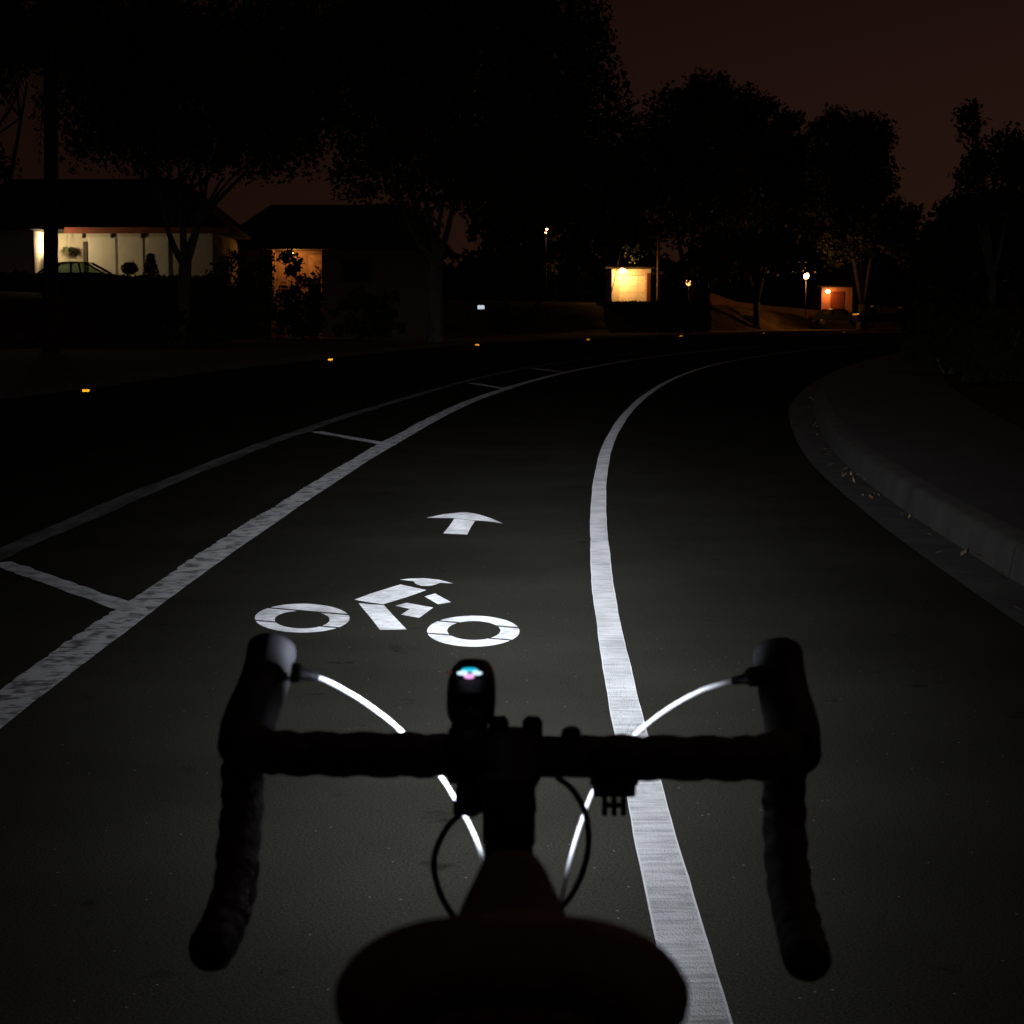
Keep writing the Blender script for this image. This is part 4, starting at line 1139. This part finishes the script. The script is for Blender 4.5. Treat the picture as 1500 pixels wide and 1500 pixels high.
# ------------------------------------------------------------------ the bicycle
BK = thing("bicycle", (0.0, 1.0, 0.0), "black road bicycle with drop handlebar and glowing lamp, seen from behind its saddle", "bicycle")
STEER = Vector((0.002, 1.5, 0.0)); YAW = R(-2.9)
CY, SY = math.cos(YAW), math.sin(YAW)
def S(x, y, z):     # steering-local (x across, y forward of the bar clamp, z height) -> world
    return Vector((STEER.x + x * CY - y * SY, STEER.y + x * SY + y * CY, z))
BZ = 0.872
def tape_wob(i, a): return 0.125 * (abs(math.sin(i * 0.50 + a * 0.45)) - .6) + 0.02 * math.sin(i * 2.9 + a * 2)
centre = MB(); centre.tube([S(x, 0, BZ) for x in np.linspace(-.075, .075, 7)], [.0165, .0165, .0165, .0165, .0165, .0165, .0165], n=20)
centre.build("handlebar_centre", M_BLACK, BK, smooth=True)
for sx in (-1, 1):
    # taped bar: tops, bend, hook, drop
    ctrl = [(.048, 0, 0), (.09, 0, 0), (.14, 0, 0), (.184, .002, 0), (.2055, .015, 0), (.2175, .040, -.001), (.2235, .064, -.010), (.2235, .080, -.034), (.2240, .080, -.062),
            (.2250, .058, -.094), (.2260, .026, -.117), (.2275, -.012, -.131), (.2285, -.045, -.1375), (.2295, -.072, -.140)]
    pts = catmull([S(sx * (x + .0034 * smooth(-z / .03) * smooth((.125 + z) / .05)) - (.0065 * smooth(-z / .03) - .004 * smooth((-z - .09) / .045)), y, BZ + z) for x, y, z in ctrl], 9)
    n = len(pts)
    rad = []
    for i in range(n):
        t = i / (n - 1); r = .0178
        if t < .05: r = .0165 + .0013 * t / .05
        if t > .975: r = .0178 * math.sqrt(max(.05, 1 - ((t - .975) / .025) ** 2 * .55))
        rad.append(r)
    mb = MB(); mb.tube(pts, rad, n=22, wob=tape_wob)
    tp = mb.build("bar_tape", M_TAPE, BK, smooth=True)
    e_ = pts[-1]; d = (pts[-1] - pts[-2]).normalized()
    mb = MB(); mb.tube([e_ - d * .002, e_ + d * .004, e_ + d * .008], [.0165, .0140, .006], n=18); mb.build("end_plug", M_PLASTIC, tp, smooth=True)
    # lever hood: rises forward from the bar to a rounded horn
    hp = [(.2085, .040, -.006), (.2080, .062, .006), (.2065, .085, .0165), (.2045, .110, .026), (.2030, .132, .0385), (.2020, .146, .051), (.2015, .154, .0585), (.2015, .157, .0625)]
    hp = [(x + .0165 + .002 * min(1, y / .1), y, z) for x, y, z in hp]
    hpts = catmull([S(sx * x, y, BZ + z) for x, y, z in hp], 6)
    m = len(hpts)
    hr = [interp(i / (m - 1), [0, .15, .4, .65, .8, .9, .96, 1], [.0205, .0222, .0215, .0208, .0215, .0200, .0140, .004]) for i in range(m)]
    mb = MB(); mb.tube(hpts, hr, n=24, squash=[(1.0, 1.12)] * m)
    hood = mb.build("lever_hood", M_HOOD, BK, smooth=True)
    # brake lever blade in front of and below the hood
    mb = MB()
    lx = lambda x: sx * x - .0075
    lp = catmull([S(sx * .2215, .150, BZ + .040), S(lx(.228), .163, BZ + .010), S(lx(.2375), .158, BZ - .035), S(lx(.240), .135, BZ - .075), S(lx(.241), .118, BZ - .092)], 8)
    mb.tube(lp, [.008 - .003 * i / len(lp) for i in range(len(lp))], n=10, squash=[(1.4, .7)] * len(lp))
    mb.build("brake_lever", M_BLACK, BK, smooth=True)
# cables
def cable(name, material, px_pts, r, label=None):
    pts = catmull([P(*q_) for q_ in px_pts], 14)
    mb = MB(); mb.tube(pts, r, n=12)
    o = mb.build(name, material, BK, smooth=True)
    return o
cl = cable("shift_cable", M_HOUSING, [(452, 989, 1.622), (480, 998, 1.640), (525, 1023, 1.668), (568, 1054, 1.690), (592, 1076, 1.70), (625, 1112, 1.700), (652, 1147, 1.690), (672, 1181, 1.675), (690, 1213, 1.65), (706, 1254, 1.61), (716, 1300, 1.55)], .0020)
cr_ = cable("shift_cable", M_HOUSING, [(1088, 995, 1.605), (1060, 1001, 1.625), (1022, 1014, 1.65), (975, 1041, 1.675), (930, 1077, 1.69), (895, 1116, 1.69), (868, 1162, 1.675), (852, 1205, 1.655), (838, 1250, 1.63), (826, 1300, 1.59), (820, 1345, 1.54)], .0020)
for sx, c, pts in ((-1, cl, [(428, 985, 1.618), (440, 986, 1.62), (452, 989, 1.622), (464, 992.5, 1.627)]), (1, cr_, [(1112, 990, 1.59), (1100, 992, 1.60), (1088, 995, 1.605), (1074, 997.5, 1.61)])):
    mb = MB(); q_ = [P(*v) for v in pts]
    mb.tube([q_[0], q_[0].lerp(q_[1], .9), q_[1], q_[2], q_[3]], [.0088, .0084, .0056, .0046, .0036], n=14)
    mb.build("barrel_adjuster", M_HOOD, BK, smooth=True)
cable("brake_cable", M_BLACKCABLE, [(700, 1165, 1.545), (682, 1186, 1.55), (655, 1212, 1.55), (637, 1252, 1.54), (639, 1290, 1.53), (656, 1330, 1.52), (690, 1372, 1.53), (730, 1400, 1.56)], .0026)
cable("brake_cable", M_BLACKCABLE, [(815, 1138, 1.54), (838, 1156, 1.55), (857, 1190, 1.55), (862, 1235, 1.54), (853, 1278, 1.53), (832, 1318, 1.52), (800, 1350, 1.50)], .0026)
# stem, faceplate bolts, spacers, head tube
def BX(name, material, corners_lo, corners_hi, parent, bevel=.003):
    mb = MB(); mb.add(list(corners_lo) + list(corners_hi), [(0, 3, 2, 1), (4, 5, 6, 7), (0, 1, 5, 4), (1, 2, 6, 5), (2, 3, 7, 6), (3, 0, 4, 7)])
    return mb.build(name, material, parent, bevel=bevel)
mb = MB()
mb.tube([S(0, .022, BZ + .001), S(0, .012, BZ), S(0, -.012, BZ - .002), S(0, -.05, BZ - .012), S(0, -.085, BZ - .020)], [.019, .0235, .0235, .0165, .0190], n=22, squash=[(1.1, .95)] * 5)
mb.tube([S(0, -.085, BZ - .046), S(0, -.085, BZ + .004)], .0200, n=22)
st_ = mb.build("stem", M_BLACK, BK, smooth=True)
for x in (-.0135, .0135):
    mb = MB(); mb.tube([S(x, .016, BZ + .010), S(x, .019, BZ + .024), S(x, .020, BZ + .0285)], [.0086, .0084, .0050], n=14); mb.build("clamp_bolt", M_BLACK, st_, smooth=True)
HT = S(0, -.085, 0)
mb = MB(); mb.tube([(HT.x, HT.y, BZ - .062), (HT.x, HT.y, BZ - .046)], .0185, n=22); mb.tube([(HT.x, HT.y, BZ - .090), (HT.x, HT.y, BZ - .075), (HT.x, HT.y, BZ - .062)], [.0225, .0225, .0195], n=22)
mb.build("headset", M_BLACK, BK, smooth=True)
top_ht = Vector((HT.x, HT.y, BZ - .09)); bot_ht = Vector((HT.x * .8, HT.y + .055, .62))
mb = MB()
mb.tube([top_ht, bot_ht], .021, n=18)
bb = Vector((0, .98, .27)); seat_top = Vector((0, .845, .80))
mb.tube([top_ht.lerp(bot_ht, .14), seat_top + Vector((0, 0, -.015))], .0165, n=16)
mb.tube([bot_ht - (bot_ht - top_ht) * .12, bb], .021, n=16)
mb.tube([bb, seat_top], .016, n=16)
axle_r = Vector((0, .57, .34))
for sx in (-1, 1):
    mb.tube([bb + Vector((sx * .03, -.03, 0)), axle_r + Vector((sx * .065, 0, 0))], .010, n=10)
    mb.tube([seat_top + Vector((sx * .018, 0, -.02)), axle_r + Vector((sx * .065, 0, 0))], .008, n=10)
mb.tube([bb + Vector((-.036, 0, 0)), bb + Vector((.036, 0, 0))], .022, n=16)
mb.build("frame", M_FRAME, BK, smooth=True)
axle_f = Vector((.004, 1.555, .34))
mb = MB()
cr0 = bot_ht + Vector((0, .004, -.01))
for sx in (-1, 1):
    mb.tube(catmull([cr0, cr0 + Vector((sx * .034, .006, -.012)), cr0.lerp(axle_f, .5) + Vector((sx * .040, .005, 0)), axle_f + Vector((sx * .05, 0, 0))], 6), .012, n=10)
mb.build("fork", M_FRAME, BK, smooth=True)
def wheel(axle, label=None):
    w = MB(); n = 72; Rw = .334
    pts = [axle + Vector((0, Rw * math.cos(2 * math.pi * i / n), Rw * math.sin(2 * math.pi * i / n))) for i in range(n + 1)]
    w.tube(pts, .0125, n=10, cap=False)
    t_ = w.build("wheel", M_RUBBER, BK, smooth=True)
    r2 = MB(); pts = [axle + Vector((0, (Rw - .022) * math.cos(2 * math.pi * i / n), (Rw - .022) * math.sin(2 * math.pi * i / n))) for i in range(n + 1)]
    r2.tube(pts, .011, n=8, cap=False); r2.build("rim", M_BLACK, t_, smooth=True)
    r3 = MB(); r3.tube([axle - Vector((.05, 0, 0)), axle - Vector((.03, 0, 0)), axle + Vector((.03, 0, 0)), axle + Vector((.05, 0, 0))], [.010, .02, .02, .010], n=14); r3.build("hub", M_STEEL, t_, smooth=True)
    r4 = MB()
    for i in range(24):
        a = 2 * math.pi * i / 24; b = a + (.35 if i % 2 else -.35)
        r4.tube([axle + Vector((.03 * (1 if i % 4 < 2 else -1), .018 * math.cos(b), .018 * math.sin(b))), axle + Vector((0, (Rw - .03) * math.cos(a), (Rw - .03) * math.sin(a)))], .001, n=5)
    r4.build("spokes", M_STEEL, t_)
wheel(axle_f); wheel(axle_r)
# crank and pedals
mb = MB()
for sx, a in ((1, .4), (-1, .4 + math.pi)):
    e_ = bb + Vector((sx * .075, .17 * math.cos(a), .17 * math.sin(a)))
    mb.tube([bb + Vector((sx * .055, 0, 0)), e_], [.014, .010], n=10); mb.tube([e_, e_ + Vector((sx * .09, 0, 0))], .012, n=10)
n = 40
mb.tube([bb + Vector((.052, .085 * math.cos(2 * math.pi * i / n), .085 * math.sin(2 * math.pi * i / n))) for i in range(n + 1)], .004, n=6, cap=False)
mb.build("crankset", M_BLACK, BK, smooth=True)

# accessories: small comb-shaped bracket under the right side of the bar, computer mount bumps
br = thing("accessory_mount", S(.078, 0, BZ - .02), "small black comb shaped bracket strapped under the right half of the handlebar", "bracket")
mb = MB(); mb.tube([S(.060, 0, BZ - .0025), S(.098, 0, BZ - .0025)], .0192, n=20); mb.build("strap", M_PLASTIC, br, smooth=True)
mb = MB(); o_ = S(.079, -.004, BZ - .0235); mb.box(o_.x - .017, o_.x + .017, o_.y - .008, o_.y + .008, o_.z - .006, o_.z + .006); mb.build("base", M_PLASTIC, br, bevel=.002)
mb = MB()
for k in (-1, 0, 1): mb.box(o_.x - .002 + k * .0075, o_.x + .002 + k * .0075, o_.y - .005, o_.y + .005, o_.z - .0215, o_.z - .0065)
mb.box(o_.x - .0095, o_.x + .0095, o_.y - .003, o_.y + .003, o_.z - .0155, o_.z - .0125)
mb.build("comb", M_PLASTIC, br)
mb = MB(); mb.tube([S(.045, 0, BZ + .012), S(.045, .002, BZ + .0205), S(.045, .002, BZ + .0235)], [.008, .008, .005], n=12); mb.build("bolt", M_PLASTIC, br, smooth=True)

# headlight on the bar
LX, LY, LZ = -.033, 1.553, .914
hl = thing("bicycle_headlight", (LX, 1.505, BZ + .018), "black handlebar lamp with a glowing cyan and pink indicator on its back", "bike light")
mb = MB()
def sup(w, h, y, cz, n=28, p=3.2):
    out = []
    for k in range(n):
        a = 2 * math.pi * k / n; c, s = math.cos(a), math.sin(a)
        out.append((LX + w * math.copysign(abs(c) ** (2 / p), c), y, cz + h * math.copysign(abs(s) ** (2 / p), s)))
    return out
secs = [(.0135, .011, 1.5125, .9100), (.0180, .0185, 1.5135, .9115), (.0196, .0215, 1.520, .9125), (.0200, .0220, 1.545, .9130), (.0190, .0205, 1.580, .9135), (.0175, .0190, 1.598, .914)]
o = 0
rings = [sup(*s_) for s_ in secs]
for rg in rings: mb.v.extend(rg)
n = 28
for i in range(len(rings) - 1):
    for k in range(n): mb.f.append((i * n + k, i * n + (k + 1) % n, (i + 1) * n + (k + 1) % n, (i + 1) * n + k))
mb.f.append(tuple(range(n))); mb.f.append(tuple((len(rings) - 1) * n + k for k in reversed(range(n))))
mb.build("lamp_body", M_PLASTIC, hl, smooth=True)
mb = MB(); mb.tube([(LX, 1.5985, .914), (LX, 1.601, .914)], .0135, n=24); mb.build("lens", M_LENS, hl)
mb = MB(); mb.tube([(LX, 1.530, .9125), (LX - .001, 1.524, .897), (LX - .001, 1.512, BZ + .012)], [.0165, .0150, .0150], n=18); mb.tube([S(-.052, 0, BZ), S(-.020, 0, BZ)], .0225, n=22)
mb.build("clamp", M_PLASTIC, hl, smooth=True)
mb = MB(); mb.tube([P(690, 1140, 1.50), P(689, 1160, 1.50), P(688, 1186, 1.50), P(687, 1194, 1.50)], [.010, .0125, .0115, .006], n=16); mb.tube([P(664, 1183, 1.50), P(700, 1184, 1.50)], .006, n=10)
mb.build("clamp_screw", M_PLASTIC, hl, smooth=True)
# indicator window on the sloping back of the lamp: a cyan strip, two white spots and a pink one
def spot(name, px, py, wx, wz, material, Y):
    c = P(px, py, Y); m_ = MB(); m_.ball(c, 1, n=14, m=8, sc=(wx, .0012, wz)); m_.build(name, material, hl, smooth=True)
YI = 1.5118
spot("indicator", 688, 981.2, .0066, .0018, M_LED_C, YI)
spot("indicator", 677, 986, .0042, .0016, M_LED_W, YI - .001)
spot("indicator", 699, 986, .0040, .0016, M_LED_W, YI - .001)
spot("indicator", 687.2, 990.8, .0042, .0018, M_LED_P, YI - .0015)
spot("indicator", 657.5, 984.8, .0015, .0016, M_LED_R, YI + .002)

# saddle
def saddle():
    r_ = BK
    ys = [.712, .716, .724, .738, .756, .776, .798, .82, .845, .87, .90, .93, .96, .985, 1.003, 1.013, 1.017]
    def hw(y): return interp(y, ys, [.052, .0585, .0645, .0700, .0722, .0722, .0680, .0585, .0450, .0350, .0300, .0262, .0218, .0185, .0150, .0105, .0040])
    def zt(y): return interp(y, [.712, .724, .745, .77, .80, .83, .86, .90, .95, 1.0, 1.017], [.972, .977, .979, .976, .965, .953, .944, .937, .937, .937, .931])
    def th(y): return interp(y, [.712, .73, .776, .85, .93, 1.017], [.034, .040, .042, .034, .028, .016])
    n = 30; mb = MB(); rows = []
    for y in ys:
        w, z0, t = hw(y), zt(y), th(y)
        row = []
        for k in range(n):
            a = 2 * math.pi * k / n; c, s = math.cos(a), math.sin(a)
            x = w * math.copysign(abs(c) ** .62, c)
            drop = (abs(x) / .072) ** 2.9 * .012 * min(1, w / .05)
            if s >= 0: z = z0 - t * .5 - drop + t * .5 * abs(s) ** .8
            else:
                u = abs(x) / max(w, 1e-5)
                z = z0 - t * .5 - drop - t * .5 * abs(s) ** .8 * interp(u, [0, .5, .75, 1], [-.25, .1, 1, 1])
            row.append((x, y, z))
        rows.append(row)
    for rw in rows: mb.v.extend(rw)
    for i in range(len(rows) - 1):
        for k in range(n): mb.f.append((i * n + k, (i + 1) * n + k, (i + 1) * n + (k + 1) % n, i * n + (k + 1) % n))
    def inner(y, fx, fz, dz):
        cz_ = sum(p[2] for p in rows[0]) / n
        o_ = len(mb.v); mb.v.extend([(p[0] * fx, y, cz_ + dz + (p[2] - cz_) * fz) for p in rows[0]]); return o_
    i1 = inner(.713, .80, .50, -.006); i2 = inner(.775, .70, .42, -.006)
    for k in range(n):
        k2 = (k + 1) % n
        mb.f.append((k, k2, i1 + k2, i1 + k)); mb.f.append((i1 + k, i1 + k2, i2 + k2, i2 + k))
    mb.f.append(tuple(i2 + k for k in range(n))); mb.f.append(tuple((len(rows) - 1) * n + k for k in reversed(range(n))))
    sd = mb.build("saddle", M_SADDLE, r_, smooth=True)
    sb = MB()
    for sx in (-1, 1):
        sb.tube(catmull([(sx * .034, .742, .944), (sx * .030, .775, .930), (sx * .022, .83, .922), (sx * .021, .90, .922), (sx * .012, .985, .922)], 6), .0035, n=8)
    sb.build("saddle_rails", M_STEEL, sd, smooth=True)
    sb = MB(); sb.box(-.026, .026, .815, .875, .908, .930); sb.tube([(0, .845, .79), (0, .845, .915)], .0145, n=16)
    sb.build("seatpost", M_BLACK, r_, bevel=.004)
    # black pouch strapped under the saddle
    pb_ = thing("saddle_bag", (0, .80, .90), "black pouch strapped under the back of the saddle", "bag")
    sb = MB()
    secs = [(.020, .016, .728, .921), (.0255, .0225, .735, .920), (.0265, .025, .76, .916), (.024, .023, .80, .914), (.016, .017, .812, .914)]
    m = 24
    for w, h, y, cz in secs:
        for k in range(m):
            a = 2 * math.pi * k / m; c, s = math.cos(a), math.sin(a)
            sb.v.append((w * math.copysign(abs(c) ** .55, c), y, cz - .006 + h * math.copysign(abs(s) ** .55, s)))
    for i in range(len(secs) - 1):
        for k in range(m): sb.f.append((i * m + k, i * m + (k + 1) % m, (i + 1) * m + (k + 1) % m, (i + 1) * m + k))
    sb.f.append(tuple(range(m))); sb.f.append(tuple((len(secs) - 1) * m + k for k in reversed(range(m))))
    sb.build("pouch", M_PLASTIC, pb_, smooth=True)
    sb = MB(); sb.tube([(-.028, .772, .921), (0, .772, .943), (.028, .772, .921)], .004, n=8); sb.build("strap", M_BLACK, pb_)
saddle()
